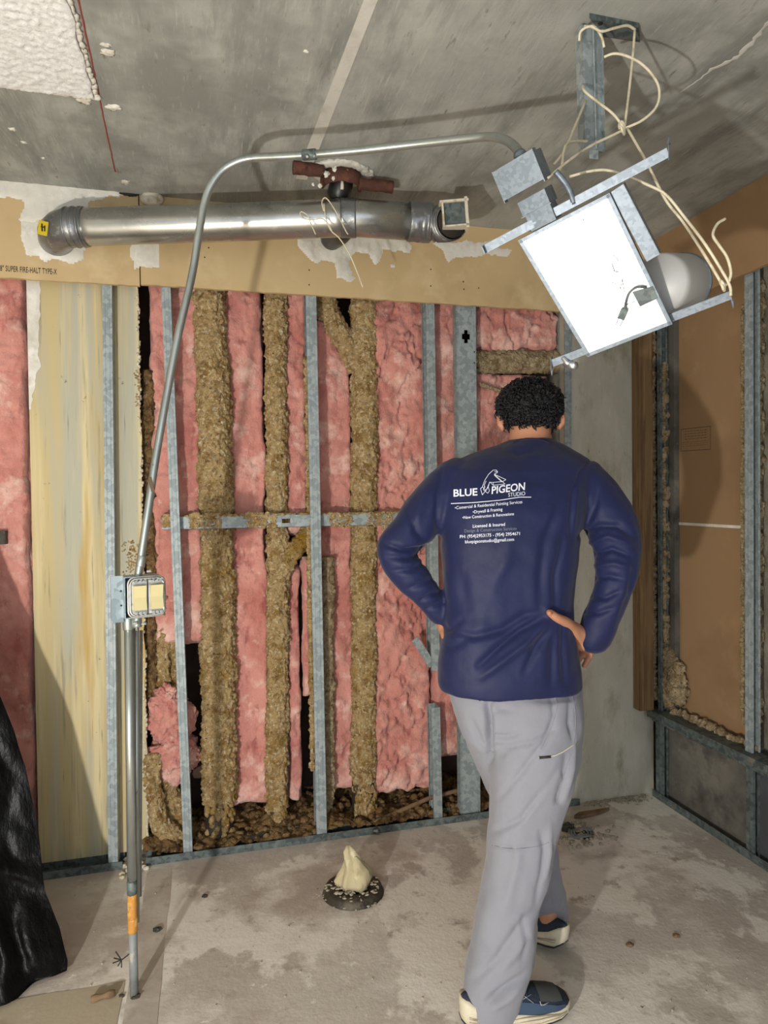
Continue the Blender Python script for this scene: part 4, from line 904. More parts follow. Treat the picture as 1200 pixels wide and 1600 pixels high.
for k, (z, r, ox) in enumerate(((0, .03, .022), (.03, .034, .024), (.06, .028, .020), (.085, .018, .012), (.112, .004, .006))):
    rg.append([fc+A(ox+r*(1+.2*math.sin(3*a+k))*math.cos(a), -.02+r*.8*math.sin(a), .025+z) for a in np.linspace(0, 2*math.pi, 32, endpoint=False)])
b.loft(rg); tag(obj('rag', b, 'dust', smooth=True), 'twisted cream rag sticking up out of the round floor flange', 'rag')
# second drain by the pier
fc = onZ(908, 1304, 0); t = empty('floor_drain', fc, 'broken floor drain with loops of wire near the concrete pier, right of the trousers', 'floor drain')
b = MB()
for r in (.030, .042, .052): b.tube([fc+A(r*math.cos(a), r*.8*math.sin(a), .008+.004*math.sin(3*a)) for a in np.linspace(0, 6.29, 30)], .004, 6)
obj('wire_loop', b, 'greypvc', t, True)
b = MB(); b.tube([fc+A(0, 0, .001), fc+A(0, 0, .006)], .045, 24); obj('drain_hole', b, 'galv_hole', t)
b = MB()
for i in range(90):
    a = random.uniform(0, 6.28); r = random.gauss(.075, .03); lump(b, fc+A(r*1.3*math.cos(a), r*math.sin(a), .002), random.uniform(.004, .012), i+3, .6, 1)
obj('plaster_crumbs', b, 'crumb', t, True)['kind'] = 'stuff'
b = MB(); lump(b, onZ(888, 1292, .015), (.028, .018, .016), 4, .4, 3); tag(obj('stone', b, 'flange', smooth=True), 'dark stone chip left of the broken floor drain', 'stone')
b = MB(); b.prism([(-.06, 0), (-.02, .02), (.05, .012), (.13, .006), (.06, -.012), (-.03, -.015)], onZ(915, 1275, .002), A(1, .1, 0), A(0, 1, 0), A(0, 0, 1), .014); tag(obj('wood_scrap', b, 'stick'), 'thin brown wood scrap lying at the foot of the concrete pier', 'wood scrap')
b = MB(); p, s = onZ(142, 1562, .01), onZ(180, 1551, .012); b.tube(densify([p, s], .006), [.009+.002*math.sin(i) for i in range(len(densify([p, s], .006)))], 8); tag(obj('wood_scrap', b, 'stick', smooth=True), 'short brown stick left of the conduit foot on the floor', 'wood scrap')
for (x, y, r, lb) in ((984, 1476, .009, 'tan crumb on the floor right of the raised heel'), (1056, 1462, .009, 'tan crumb farther right on the open floor'), (246, 1452, .011, 'small dark pebble right of the orange painted conduit'), (190, 1556, .006, 'tiny dark pebble just left of the conduit foot'), (212, 1557, .010, 'crumbled mortar chip at the conduit foot'), (320, 1400, .008, 'small grey chip on the floor below the leaning stud')):
    b = MB(); lump(b, onZ(x, y, r*.4), (r*1.2, r, r*.6), x, .5, 3); tag(obj('floor_crumb', b, 'stick' if 'tan' in lb else 'flange', smooth=True), lb, 'debris')
b = MB()
for i in range(80):
    if i < 40: x, y = random.uniform(940, 1190), random.uniform(1300, 1590)
    else: x, y = random.uniform(90, 690), random.uniform(1380, 1590)
    lump(b, onZ(x, y, .001), random.uniform(.0015, .004), i, .5, 1)
tag(obj('floor_grit', b, 'crumb', smooth=True), 'scattered pale plaster grit over the concrete floor', 'grit', kind='stuff')
b = MB()
for i in range(120):
    x = random.uniform(900, 1015); p = onZ(x, 1247, 0); lump(b, A(p[0], YB+.012-abs(random.gauss(0, .03)), .002), (.008*random.random()+.004, .006, .004), i, .5, 1)
tag(obj('plaster_crumbs', b, 'crumb', smooth=True), 'plaster crumbs along the foot of the concrete pier', 'debris', kind='stuff')
b = MB(); p, s = onZ(212, 1350, 0), onZ(226, 1345, 0)
for i in range(14): lump(b, onZ(random.uniform(188, 232), random.uniform(1340, 1372), .006), (.012, .008, .008), i+40, .5, 2)
tag(obj('plaster_crumbs', b, 'gyp_edge', smooth=True), 'pale broken gypsum bits at the foot of the broken panel edge', 'debris', kind='stuff')
# old floor finish remnants
b = MB(); P_ = [onZ(*p, 0) for p in ((-80, 1545), (185, 1545), (185, 1640), (-80, 1640))]
x1_, yt = onZ(190, 1560, 0)[0], onZ(100, 1550, 0)[1]
poly = [(-2.0, .6), (x1_, .6)]+[(x1_+.01*fbm((0, y, 0), 6, 3), y) for y in np.linspace(.7, yt, 20)]+[(x, yt+.012*fbm((x, 0, 0), 7, 3)) for x in np.linspace(x1_-.02, -2.0, 30)]
b.prism(poly, A(0, 0, .0), A(1, 0, 0), A(0, 1, 0), A(0, 0, 1), .0025); obj('cream_floor_finish', b, 'screed', floor)
b = MB(); xw0_, xw1_ = -.245, -.155
poly = [(xw0_+.006*fbm((0, y, 0), 5, 3), y) for y in np.linspace(.6, YB-.05, 40)]+[(xw1_+.006*fbm((3, y, 0), 5, 3), y) for y in np.linspace(YB-.05, .6, 40)]
b.prism(poly[::-1], A(0, 0, 0), A(1, 0, 0), A(0, 1, 0), A(0, 0, 1), .0015); obj('old_partition_strip', b, 'floorstrip', floor)

# ================================================================== THE PERSON
Rh = unit(A(Rv[0], Rv[1], 0)); Fh = unit(A(Fv[0], Fv[1], 0))
def ring(y, xl, xr, d, th, n=40, e=2.4, tilt=0.0, rot=0.0):
    c = onD((xl+xr)/2, y, d); hw = (xr-xl)/2*d/FPX; hd = th/2; out = []
    for k in range(n):
        a = 2*math.pi*k/n; ca_, sa_ = math.cos(a), math.sin(a)
        px_ = math.copysign(abs(ca_)**(2/e), ca_)*hw; py_ = math.copysign(abs(sa_)**(2/e), sa_)*hd
        out.append(c+Rh*(px_*math.cos(rot))+Fh*(py_+px_*math.sin(rot))+A(0, 0, tilt*py_))
    return out
def limb(mb, pts, seg=28):
    """tapered limb through (point, radius) with rounded ends"""
    P = [np.asarray(p, float) for p, _ in pts]; Rr = [r for _, r in pts]
    PP_ = spline(P, 6); rr = np.interp(np.linspace(0, len(P)-1, len(PP_)), range(len(P)), Rr)
    t0 = unit(PP_[0]-PP_[1]); t1 = unit(PP_[-1]-PP_[-2])
    a = [PP_[0]+t0*rr[0]*k for k in (.85, .5)]; b_ = [PP_[-1]+t1*rr[-1]*k for k in (.5, .85)]
    return mb.tube(a+PP_+b_, [rr[0]*.5, rr[0]*.86]+list(rr)+[rr[-1]*.86, rr[-1]*.5], seg)
def creases(mb, nrm, lines, hf=0.0, hs=8, seed=0):
    """push the cloth in or out along crease lines measured on the photo"""
    v = np.array(mb.v); rel = v-CAM; dep = rel@Fv; X = 600+FPX*(rel@Rv)/dep; Y = 800-FPX*(rel@Uv)/dep
    facing = -(nrm@Fv) > -.25; D = np.zeros(len(v))
    for pl, amp, wd in lines:
        best = np.full(len(v), 1e9); fade = np.ones(len(v)); n = len(pl)-1
        for i in range(n):
            ax, ay = pl[i]; bx_, by = pl[i+1]; L2 = (bx_-ax)**2+(by-ay)**2
            u_ = np.clip(((X-ax)*(bx_-ax)+(Y-ay)*(by-ay))/L2, 0, 1); dd_ = np.hypot(X-ax-u_*(bx_-ax), Y-ay-u_*(by-ay)); s = (i+u_)/n
            m_ = dd_ < best; best[m_] = dd_[m_]; fade[m_] = (np.sin(np.pi*np.clip(s*.9+.05, 0, 1))**.6)[m_]
        D += amp*fade*np.exp(-(best/(wd*.8))**2)*facing
    if hf: D += np.array([hf*fbm(p, hs, 3, seed) for p in v])
    mb.v = [tuple(p) for p in v+nrm*(D*1.35)[:, None]]; return mb
def normals(mb):
    me = bpy.data.meshes.new('n'); me.from_pydata(mb.v, [], mb.f); me.update(); r = np.array([tuple(p.normal) for p in me.vertices]); bpy.data.meshes.remove(me); return r

foot = onZ(800, 1590, 0)
person = empty('person', foot, 'person seen from behind in a navy long sleeved shirt and grey trousers, hands on hips', 'person')

# --- head, neck and face (one skin)
dh = 2.02
hc = onD(828, 650, dh); fwd = unit(Fh*.86+A(0, 0, -.50)+Rh*.10); up = unit(np.cross(np.cross(fwd, A(0, 0, 1)), fwd)); rt = np.cross(fwd, up)
sk = MB()
def ball(mb, c, r, ax=(rt, fwd, up), n=2):
    bm = bmesh.new(); bmesh.ops.create_icosphere(bm, subdivisions=n+1, radius=1); r = r if hasattr(r, '__len__') else (r, r, r)
    mb.add([c+ax[0]*p.co[0]*r[0]+ax[1]*p.co[1]*r[1]+ax[2]*p.co[2]*r[2] for p in bm.verts], [tuple(q.index for q in g.verts) for g in bm.faces]); bm.free()
ball(sk, hc+up*.015, (.074, .092, .088)); ball(sk, hc+fwd*.045-up*.05, (.056, .058, .062)); ball(sk, hc+fwd*.075-up*.095, (.028, .024, .020))
limb(sk, [(hc+fwd*.098-up*.012, .010), (hc+fwd*.116-up*.040, .014)], 12); ball(sk, hc+fwd*.112-up*.044, (.017, .012, .010))
ball(sk, hc+fwd*.100-up*.072, (.024, .010, .007)); ball(sk, hc+fwd*.086+up*.012, (.055, .014, .010))
nk0 = onD(826, 716, 1.97); limb(sk, [(hc-up*.02-fwd*.01, .060), (onD(828, 690, 1.99), .060), (nk0, .066)], 24)
for s in (-1, 1):
    e = hc+rt*s*.083-up*.026-fwd*.006; ball(sk, e, (.010, .020, .031)); ball(sk, e+rt*s*.010-fwd*.006+up*.004, (.007, .016, .026)); ball(sk, hc+rt*s*.030+fwd*.086-up*.004, (.013, .008, .009))
sk, nr = remesh(sk, .0042, 5); head = obj('head', sk, 'skin', person, True)
for s in (-1, 1):
    b = MB(); ball(b, hc+rt*s*.031+fwd*.0905-up*.006, .0085); ey = obj('eye', b, 'compound', head, True)
    b = MB(); ball(b, hc+rt*s*.031+fwd*.0975-up*.007, .004); obj('iris', b, 'ink', ey, True)
# hair
b = MB(); bm = bmesh.new(); bmesh.ops.create_icosphere(bm, subdivisions=6, radius=1); v = []
hcc = onD(827, 640, dh-.005)
for p in bm.verts:
    q = np.array(p.co); dr = Rh*q[0]+Fh*q[1]+A(0, 0, 1)*q[2]
    r = 1/math.sqrt((q[0]/.089)**2+(q[1]/.104)**2+(q[2]/.082)**2)
    low = max(0, -q[2]-.10)
    r *= 1+.07*fbm(q, 2.6, 3, 2)+.05*fbm(q, 8, 3, 5)+.05*abs(fbm(q, 19, 3, 7))
    if q[2] < -.55: r *= 1-.10*(-.55-q[2])
    if q[1] > .35 and q[2] < .35: r *= max(.45, 1-1.0*(q[1]-.35)*min(1, (.35-q[2])*1.6))
    v.append(hcc+dr*r)
b.add(v, [tuple(g.index for g in f.verts) for f in bm.faces]); base = list(v); nb = len(base); bm.free()
rng = random.Random(5)
for i in range(2600):
    p = base[rng.randrange(nb)]; o_ = unit(p-hcc)
    if o_@Fh > .5 and o_[2] < .3: continue
    if o_[2] < -.6: continue
    tg = unit(np.cross(o_, A(rng.gauss(0, 1), rng.gauss(0, 1), rng.gauss(0, 1)))); L_ = rng.uniform(.010, .020)
    cv = [p-o_*.002, p+o_*L_*.45+tg*L_*.25, p+o_*L_*.6+tg*L_*.65, p+o_*L_*.35+tg*L_*.95]; b.tube(cv, [.0022, .0019, .0015, .0006], 4, True)
obj('hair', b, 'hair', person, True)

# --- shirt
ds = 1.95
T = MB()
T.loft([ring(y, xl, xr, d, th, 48, e, tl) for y, xl, xr, d, th, e, tl in (
    (683, 803, 858, 1.985, .115, 2.1, .12), (690, 790, 868, 1.978, .135, 2.1, .15), (700, 760, 888, 1.968, .165, 2.2, .15), (712, 724, 910, 1.96, .20, 2.3, .15), (730, 697, 926, 1.95, .235, 2.4, .1),
    (760, 684, 922, 1.94, .26, 2.5, .05), (800, 684, 912, 1.93, .275, 2.6, 0), (850, 688, 902, 1.925, .275, 2.6, 0), (900, 693, 897, 1.925, .265, 2.6, 0), (950, 694, 893, 1.925, .26, 2.6, 0),
    (990, 690, 894, 1.925, .27, 2.6, 0), (1030, 684, 901, 1.93, .285, 2.6, 0), (1058, 684, 905, 1.935, .29, 2.6, 0), (1066, 686, 906, 1.937, .288, 2.6, .02), (1071, 689, 906, 1.938, .284, 2.6, .03))])
LA = [(onD(715, 757, 1.95), .080), (onD(676, 790, 1.925), .072), (onD(641, 832, 1.90), .060), (onD(618, 858, 1.89), .052), (onD(634, 889, 1.89), .050), (onD(660, 922, 1.905), .043), (onD(681, 950, 1.925), .036), (onD(687, 958, 1.93), .034)]
RA = [(onD(905, 758, 1.95), .084), (onD(932, 782, 1.925), .074), (onD(955, 820, 1.90), .070), (onD(966, 858, 1.885), .066), (onD(962, 905, 1.88), .056), (onD(951, 940, 1.885), .052), (onD(936, 975, 1.90), .050), (onD(927, 996, 1.91), .046)]
limb(T, LA); limb(T, RA)
T, nr = remesh(T, .0055, 5, .6)
cr = [
 # drape from the hand on the hip
 ([(850, 965), (815, 985), (780, 1012), (748, 1040)], -.012, 7), ([(852, 975), (825, 1003), (790, 1030), (752, 1058)], .010, 7), ([(858, 985), (838, 1012), (820, 1050)], -.007, 7),
 ([(848, 957), (820, 962), (785, 985), (740, 995), (705, 985)], -.008, 8), ([(845, 950), (845, 900), (850, 850), (872, 790)], -.005, 9), ([(868, 955), (868, 900), (880, 840)], -.006, 6), ([(880, 960), (880, 1020), (884, 1068)], -.006, 6), ([(865, 995), (862, 1068)], -.006, 8),
 ([(720, 970), (700, 985), (692, 975)], -.006, 6), ([(728, 1000), (705, 1012), (690, 1010)], -.004, 7), ([(890, 985), (870, 965), (850, 950)], .006, 6),
 # shoulder seam right
 ([(930, 712), (908, 735), (896, 770), (890, 810), (892, 845)], -.006, 4), ([(905, 738), (897, 790), (895, 830)], .004, 5),
 ([(690, 735), (684, 770), (682, 810), (686, 845)], -.006, 5),
 # right sleeve
 ([(905, 838), (935, 822), (965, 822), (995, 840)], -.010, 6), ([(918, 850), (950, 838), (985, 850)], .007, 5), ([(925, 868), (955, 858), (990, 870)], -.009, 5), ([(926, 885), (960, 880), (985, 888)], .006, 5), ([(924, 905), (950, 900), (975, 905)], -.007, 5),
 ([(918, 930), (945, 935), (970, 925)], -.007, 5), ([(905, 955), (935, 958), (962, 950)], -.006, 5), ([(915, 825), (930, 790), (935, 760)], -.005, 7), ([(990, 880), (985, 930), (965, 975)], -.005, 7),
 # left sleeve
 ([(683, 850), (660, 858), (630, 860), (600, 850)], -.010, 5), ([(672, 862), (640, 872), (605, 870)], -.008, 5), ([(662, 880), (645, 890), (615, 892)], -.007, 5), ([(676, 905), (658, 912), (636, 920)], -.007, 5), ([(690, 925), (672, 930), (655, 940)], -.008, 4), ([(697, 940), (680, 948), (664, 952)], -.006, 4), ([(640, 800), (650, 830), (665, 845)], -.006, 7),
 ([(668, 760), (655, 800), (640, 830)], .004, 9),
 # back
 ([(780, 700), (810, 708), (850, 702)], -.004, 7), ([(770, 920), (790, 880), (800, 830)], .004, 14), ([(720, 900), (730, 960)], -.004, 14)]
T = creases(T, nr, cr, .004, 7, 3)
# hem: keep a crisp lower edge
shirt = obj('shirt', T, 'shirt', person, True)
SB = BVHTree.FromPolygons([Vector(p) for p in T.v], T.f)
def onshirt(x, y, lift=.0012):
    r = Vector(ray(x, y)).normalized(); loc, n_, i_, d_ = SB.ray_cast(Vector(CAM), r)
    return np.array(loc)+np.array(n_)*lift if loc is not None else onD(x, y, 1.8)
b = MB(); colr = [onshirt(x, y, .001) for x, y in ((802, 693), (808, 690), (816, 688), (826, 687), (836, 687), (844, 688), (852, 690), (858, 693))]
# printed lettering: lines of text laid on the cloth
def printed(name, body, p0, p1, hgt, m='print', shear=0, bold=0, space=1.0):
    v, f = text_mesh(body, 1.0, shear, 1, space, bold); x0, x1 = v[:, 0].min(), v[:, 0].max(); L_ = math.hypot(p1[0]-p0[0], p1[1]-p0[1]); ux, uy = (p1[0]-p0[0])/L_, (p1[1]-p0[1])/L_
    out = []
    for x, y in v:
        s = (x-x0)/(x1-x0)*L_; h_ = y*hgt/.70; bend = 0
        out.append(onshirt(p0[0]+ux*s+uy*h_*.0+uy*0, p0[1]+uy*s-h_))
    b = MB(); b.add(out, f); 
    return obj(name, b, m, shirt)
printed('print_lettering', 'BLUE', (709, 776), (746, 774), 11, bold=.02)
printed('print_lettering', 'PIGEON', (768, 772), (820.5, 765.5), 11.5, bold=.02, shear=.06)
printed('print_lettering', 'STUDIO', (794, 776.5), (820.5, 774), 6)
printed('print_lettering', '•Comercial & Residential Painting Services', (711, 796), (816, 786.5), 4.8, bold=.004)
printed('print_lettering', '•Drywall & Framing', (739, 802.5), (785, 798), 4.8, bold=.004)
printed('print_lettering', '•New Construction & Renovations', (723, 811), (803, 805), 4.6, bold=.002)
printed('print_lettering', 'Licensed & Insured', (739, 824.5), (789, 821.5), 5, bold=.004)
printed('print_lettering', 'Design & Construction Services', (726, 832), (807, 828), 5, m='print_grey')
printed('print_lettering', 'PH: (954)2953175 - (954) 2954671', (719, 841), (812, 836), 5, bold=.004)
printed('print_lettering', 'bluepigeonstudio@gmail.com', (727, 849), (803, 845), 5, bold=.002)
def pline(mb, pts, wpx):
    P = densify([(x, y, 0) for x, y in pts], 3)
    for p, q_ in zip(P[:-1], P[1:]):
        dx, dy = q_[0]-p[0], q_[1]-p[1]; l_ = math.hypot(dx, dy)+1e-9; nx, ny = -dy/l_*wpx/2, dx/l_*wpx/2
        mb.add([onshirt(p[0]+nx, p[1]+ny), onshirt(q_[0]+nx, q_[1]+ny), onshirt(q_[0]-nx, q_[1]-ny), onshirt(p[0]-nx, p[1]-ny)], [(0, 1, 2, 3)])
b = MB(); pline(b, [(705, 787), (740, 785.5), (780, 782), (812, 777), (830, 777)], 1.1); obj('print_underline', b, 'print', shirt)
S_ = lambda x, y: (680+x*.1417, 720+y*.1417)
b = MB()
for pl_ in (((500, 310), (520, 290), (548, 215), (590, 150), (640, 105), (675, 105), (688, 130), (650, 150), (780, 210), (735, 235), (650, 160)), ((655, 155), (770, 258), (640, 272), (600, 235), (585, 290)), ((640, 240), (735, 232)), ((500, 310), (520, 378), (585, 292), (598, 330), (580, 360), (530, 320), (548, 280)), ((520, 290), (560, 330), (600, 240), (640, 240), (640, 272)), ((562, 225), (540, 270), (548, 300)), ((655, 125), (690, 118))):
    pline(b, [S_(*p) for p in pl_], .75)
obj('print_bird_outline', b, 'print', shirt)
b = MB(); b.tube(spline(colr, 5), .0022, 6, True); obj('collar_stitch', b, 'shirt', shirt, True)

# --- trousers
T = MB()
T.loft([ring(y, xl, xr, d, th, 44, 2.4) for y, xl, xr, d, th in ((1040, 695, 898, 1.938, .22), (1065, 697, 905, 1.94, .245), (1095, 703, 908, 1.94, .265), (1120, 712, 908, 1.94, .265), (1145, 722, 907, 1.94, .25), (1165, 735, 905, 1.94, .22))])
# near (right) leg
T.loft([ring(y, xl, xr, d, th, 40, 2.3) for y, xl, xr, d, th in ((1080, 762, 906, 1.915, .22), (1130, 762, 907, 1.905, .235), (1180, 764, 905, 1.895, .225), (1230, 766, 893, 1.885, .205), (1280, 765, 877, 1.875, .185), (1320, 762, 866, 1.865, .175), (1360, 756, 858, 1.86, .165), (1400, 748, 847, 1.855, .16), (1440, 742, 838, 1.85, .16), (1480, 735, 836, 1.848, .165), (1510, 729, 832, 1.845, .17), (1535, 725, 822, 1.842, .17), (1560, 724, 815, 1.84, .175), (1575, 724, 806, 1.84, .17), (1585, 727, 800, 1.84, .155))])
# far (left) leg
T.loft([ring(y, xl, xr, d, th, 36, 2.2) for y, xl, xr, d, th in ((1080, 700, 800, 1.955, .20), (1130, 716, 808, 1.97, .205), (1180, 737, 822, 1.995, .195), (1230, 760, 840, 2.02, .18), (1280, 782, 858, 2.04, .165), (1320, 800, 869, 2.06, .155), (1360, 812, 876, 2.08, .145), (1400, 822, 884, 2.12, .13), (1425, 828, 888, 2.15, .12), (1440, 832, 888, 2.16, .11), (1448, 838, 884, 2.165, .10))])
T, nr = remesh(T, .0065, 5, .6)
cr = [([(762, 1100), (765, 1125), (764, 1150), (766, 1190)], -.022, 6), ([(735, 1125), (750, 1160), (764, 1180)], -.008, 6), ([(766, 1152), (790, 1152), (810, 1146)], -.007, 4), ([(766, 1168), (795, 1168), (835, 1160), (865, 1140)], -.006, 4), ([(768, 1118), (780, 1108), (800, 1110)], -.005, 5), ([(764, 1102), (772, 1085)], -.006, 5),
 ([(766, 1178), (785, 1180), (790, 1176)], -.004, 3), ([(868, 1130), (850, 1160), (820, 1200), (778, 1250)], -.006, 6), ([(875, 1195), (850, 1235), (815, 1280), (772, 1300)], -.008, 6), ([(868, 1205), (845, 1245), (812, 1290)], .006, 6),
 ([(885, 1180), (880, 1220), (872, 1250), (878, 1215)], -.010, 6), ([(900, 1150), (895, 1200), (880, 1250)], .006, 5), ([(770, 1321), (800, 1326), (835, 1323)], -.005, 3), ([(845, 1300), (852, 1330), (845, 1370), (836, 1410)], -.008, 5), ([(860, 1290), (858, 1330), (850, 1370)], .006, 5),
 ([(812, 1330), (800, 1380), (790, 1420)], .005, 10), ([(838, 1420), (810, 1450), (775, 1500), (742, 1530)], -.007, 8), ([(835, 1450), (812, 1480), (785, 1515)], .006, 8), ([(820, 1525), (790, 1545), (762, 1565)], -.014, 7), ([(815, 1540), (795, 1560), (770, 1576)], .008, 6), ([(818, 1430), (822, 1470), (816, 1500)], -.006, 5),
 ([(862, 1075), (865, 1120), (850, 1160)], -.005, 4), ([(893, 1080), (890, 1130), (897, 1160)], -.006, 5), ([(870, 1375), (860, 1400), (868, 1430)], -.005, 6), ([(800, 1340), (795, 1310)], -.004, 4)]
T = creases(T, nr, cr, .004, 8, 6)
pants = obj('trousers', T, 'pants', person, True)
PB = BVHTree.FromPolygons([Vector(p) for p in T.v], T.f)
def onpants(x, y, lift=.0015):
    loc, n_, i_, d_ = PB.ray_cast(Vector(CAM), Vector(ray(x, y)).normalized()); return np.array(loc)+np.array(n_)*lift if loc is not None else onD(x, y, 1.83)
b = MB(); b.tube([onpants(*p) for p in ((842, 1184), (855, 1182.5), (868, 1180), (880, 1174), (892, 1166), (902, 1160))], .0016, 6); zp = obj('pocket_zip', b, 'sole', pants, True)
b = MB(); b.tube([onpants(843, 1184, .003), onpants(860, 1182, .003)], [.0035, .003], 8); obj('zip_pull', b, 'ink', zp, True)
for pl_ in (((768, 1321), (800, 1327), (838, 1323), (858, 1316)), ((866, 1078), (870, 1105), (860, 1140), (845, 1170)), ((893, 1080), (899, 1120), (896, 1160), (880, 1215), (868, 1260))):
    b = MB(); b.tube([onpants(x, y, .0004) for x, y in spline([(p[0], p[1]) for p in pl_], 5)], .0011, 5); obj('stitched_seam', b, 'pants', pants, True)

# --- hands
def finger(mb, pts, r0, r1, n=4):
    pts = spline([np.asarray(p) for p in pts], n); rr = np.linspace(r0, r1, len(pts)); t1 = unit(pts[-1]-pts[-2])
    mb.tube(list(pts)+[pts[-1]+t1*r1*.6, pts[-1]+t1*r1*.9], list(rr)+[r1*.75, r1*.35], 14)
def hand(wrist, palm, knuck, tips, thumb, name_label=None):
    m_ = MB(); limb(m_, [(wrist, .025), ((wrist+palm)/2, .026), (palm, .029)], 20)
    for k, tp_ in zip(knuck, tips): limb(m_, [(palm, .022), (k, .0125)], 14); finger(m_, [k]+tp_, .0102, .0078)
    limb(m_, [(wrist*.5+palm*.5, .022), (thumb[0], .020), (thumb[0]*.45+thumb[1]*.55, .0165)], 16); limb(m_, [(palm, .022), (thumb[0]*.6+thumb[1]*.4+A(0, 0, -.006), .015)], 14); finger(m_, thumb, .0165, .0100)
    m_, _n = remesh(m_, .0030, 3, .5); return obj('hand', m_, 'skin', person, True)
W = onD
# right hand: thumb on the back of the hip, fingers forward round the hip
hand(W(925, 998, 1.91), W(908, 1002, 1.915), [W(899, 1003, 1.95), W(905, 1012, 1.955), W(913, 1016, 1.95), W(922, 1013, 1.945)],
     [[W(888, 1012, 1.98), W(878, 1022, 2.0)], [W(897, 1022, 1.985), W(887, 1036, 2.01)], [W(906, 1028, 1.975), W(896, 1044, 1.995)], [W(921, 1026, 1.955), W(913, 1040, 1.96)]],
     [W(901, 985, 1.885), W(886, 973, 1.83), W(870, 965, 1.80), W(859, 957, 1.79)])
b = MB(); thn = W(859.5, 958, 1.781); b.box(thn, unit(W(854, 952, 1.78)-W(866, 962, 1.78))*.006, Fv*.0012, np.cross(unit(W(854, 952, 1.78)-W(866, 962, 1.78)), Fv)*.0045)
nailp = obj('thumbnail', b, 'skin', person, True)
# left hand: mostly hidden at the front of the hip
hand(W(690, 962, 1.935), W(697, 975, 1.955), [W(702, 985, 1.99), W(706, 980, 2.0), W(710, 975, 2.01), W(712, 968, 2.01)],
     [[W(710, 998, 2.03), W(722, 1004, 2.07)], [W(716, 992, 2.04), W(730, 996, 2.08)], [W(720, 984, 2.05), W(734, 988, 2.085)], [W(722, 974, 2.05), W(736, 978, 2.08)]],
     [W(696, 984, 1.93), W(696, 992, 1.91), W(700, 998, 1.895), W(706, 1002, 1.89)])

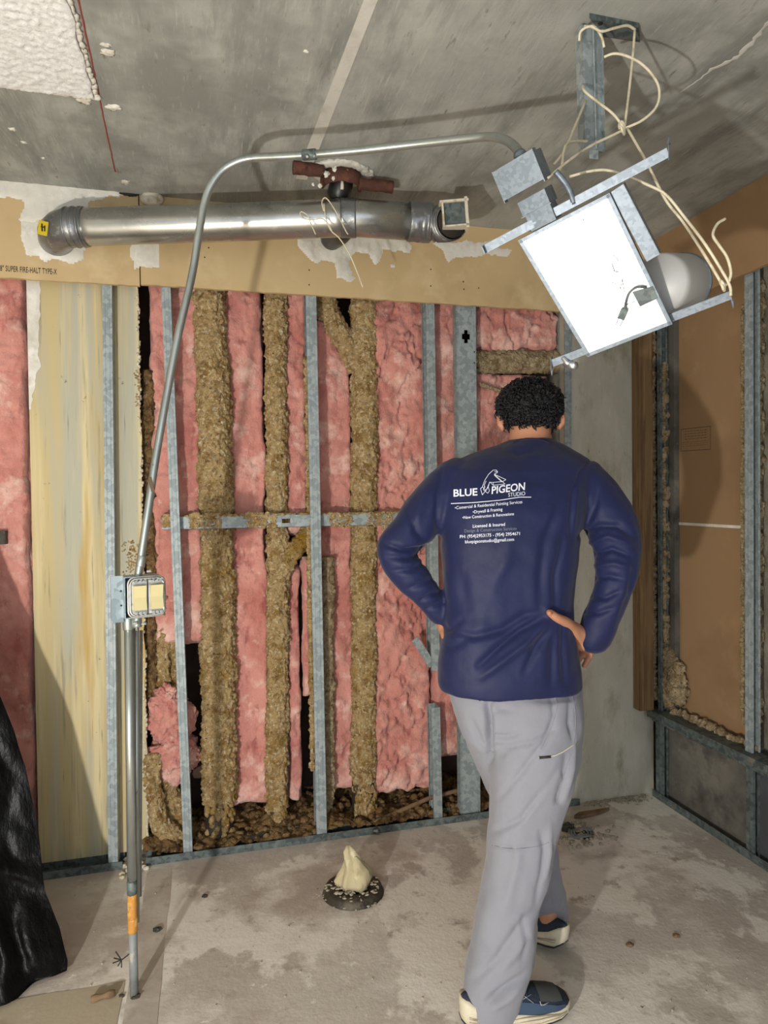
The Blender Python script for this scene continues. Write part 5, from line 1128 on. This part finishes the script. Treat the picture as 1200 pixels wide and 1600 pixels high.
# --- shoes
def shoe(heel, toe, width=.10, lift=0.0, nm='shoe', pitch=0.0):
    L_ = np.linalg.norm((toe-heel)[:2]); fx_ = unit(A(toe[0]-heel[0], toe[1]-heel[1], 0)); fy_ = np.cross(A(0, 0, 1), fx_); s_ = L_/.30
    cp_, sp_ = math.cos(pitch), math.sin(pitch)
    def W_(x, y, z): xx = .30-x; return heel+A(0, 0, 0)+fx_*((.30-xx*cp_-z*sp_)*s_)+fy_*y*s_+A(0, 0, 1)*((z*cp_+xx*sp_)*s_)
    hwf = lambda x: np.interp(x, [0, .01, .03, .08, .14, .20, .25, .28, .295, .30], [.012, .028, .036, .039, .041, .050, .049, .038, .022, .010])
    xs_ = [0, .008, .02, .045, .08, .12, .16, .20, .235, .26, .28, .292, .30]
    rs_ = []; ou = []
    for x in xs_:
        h_ = hwf(x)*1.06; zt_ = np.interp(x, [0, .02, .05, .10, .20, .27, .30], [.074, .070, .050, .036, .030, .034, .036]); zb_ = np.interp(x, [0, .02, .06, .20, .26, .30], [.020, .006, .001, .001, .007, .020])
        rs_.append([W_(x, y*h_, z) for y, z in ((-.9, zb_), (-1.06, zb_*.6+zt_*.4), (-1.0, zt_*.8+zb_*.2), (-.92, zt_), (.92, zt_), (1.0, zt_*.8+zb_*.2), (1.06, zb_*.6+zt_*.4), (.9, zb_))])
        ou.append([W_(x, y*h_, z) for y, z in ((-.93, zb_-.001), (-.97, zb_+.005), (.97, zb_+.005), (.93, zb_-.001))])
    b = MB(); b.loft(rs_); so = obj('shoe_sole', b, 'sole', person, True)
    b = MB(); b.loft(ou); obj('outsole', b, 'outsole', so)
    # moulded grooves
    b = MB()
    for k in range(3):
        for s in (-1, 1): b.tube([W_(x, s*hwf(x)*1.06*1.055, np.interp(x, [0, .1, .3], [.034, .020, .024])+.006*(k-1)+.004*math.sin(x*30+k)) for x in np.linspace(.015, .285, 24)], .0011, 4)
    obj('sole_groove', b, 'screed', so, True)
    rs_ = []
    for x in [.004, .012, .03, .06, .09, .12, .15, .18, .21, .24, .265, .282, .294]:
        h_ = hwf(x)*.98; top = np.interp(x, [0, .02, .06, .10, .13, .18, .23, .27, .294], [.076, .084, .084, .098, .098, .080, .066, .056, .040]); z0_ = .030; rr_ = []
        for a in np.linspace(-math.pi*.5, math.pi*.5, 15): rr_.append(W_(x, math.sin(a)*h_*(1-.25*max(0, math.cos(a))**3), z0_+(top-z0_)*math.cos(a)**.75 if abs(math.cos(a)) > 1e-6 else z0_))
        rs_.append(rr_)
    b = MB(); b.loft(rs_); up_ = obj('shoe_upper', b, 'shoe', person, True)
    # toe overlay, side trim, small tick mark, lacing
    def S2(x, a, k=1.0):
        h_ = hwf(x)*.98; top = np.interp(x, [0, .02, .06, .10, .13, .18, .23, .27, .294], [.076, .084, .084, .098, .098, .080, .066, .056, .040]); z0_ = .030
        return W_(x, math.sin(a)*h_*(1-.25*max(0, math.cos(a))**3)*k, z0_+(top-z0_)*max(0, math.cos(a))**.75*k+.0015)
    b = MB(); g = [[S2(x, a, 1.012) for a in np.linspace(-1.0, 1.0, 12)] for x in np.linspace(.205, .268, 8)]; b.loft(g, False, False); obj('toe_overlay', b, 'shoe_grey', up_, True)
    b = MB(); 
    for s in (-1, 1): g = [[S2(x, s*a, 1.012) for a in np.linspace(1.22+.12*math.sin(x*25), 1.56, 5)] for x in np.linspace(.09, .275, 20)]; b.loft(g, False, False)
    obj('side_trim', b, 'shoe_blue', up_, True)
    b = MB()
    b.tube([S2(.226, -1.02, 1.03), S2(.212, -1.15, 1.03), S2(.204, -1.16, 1.03), S2(.203, -.98, 1.03)], .0014, 5); obj('tick_mark', b, 'lace', up_, True)
    for k in range(3):
        x = .135+.018*k; b = MB(); b.tube([S2(x, a, 1.03) for a in np.linspace(-1.05, .6, 10)], .0013, 5); obj('lace', b, 'shoe_blue', up_, True)
    b = MB(); b.tube([S2(.15, -1.1, 1.03), S2(.185, -.7, 1.03)], .001, 4); b.tube([S2(.185, -1.1, 1.03), S2(.15, -.7, 1.03)], .001, 4); obj('side_stitch', b, 'lace', up_, True)
    b = MB(); limb(b, [(W_(.075, 0, .06), .028), (W_(.075, 0, .10), .028)], 20); obj('ankle', b, 'skin', person, True)
h1, t1_ = onZ(719, 1600, 0), onZ(888, 1574, 0)
h1 = t1_+(h1-t1_)*min(1, .31/np.linalg.norm(h1-t1_)); shoe(h1, t1_)
h2 = onZ(884, 1500, 0.0); dirn = unit(A(-.42, .9, 0)); shoe(h2, h2+dirn*.29, pitch=.12)
print('shoe len', np.linalg.norm(h1-t1_))
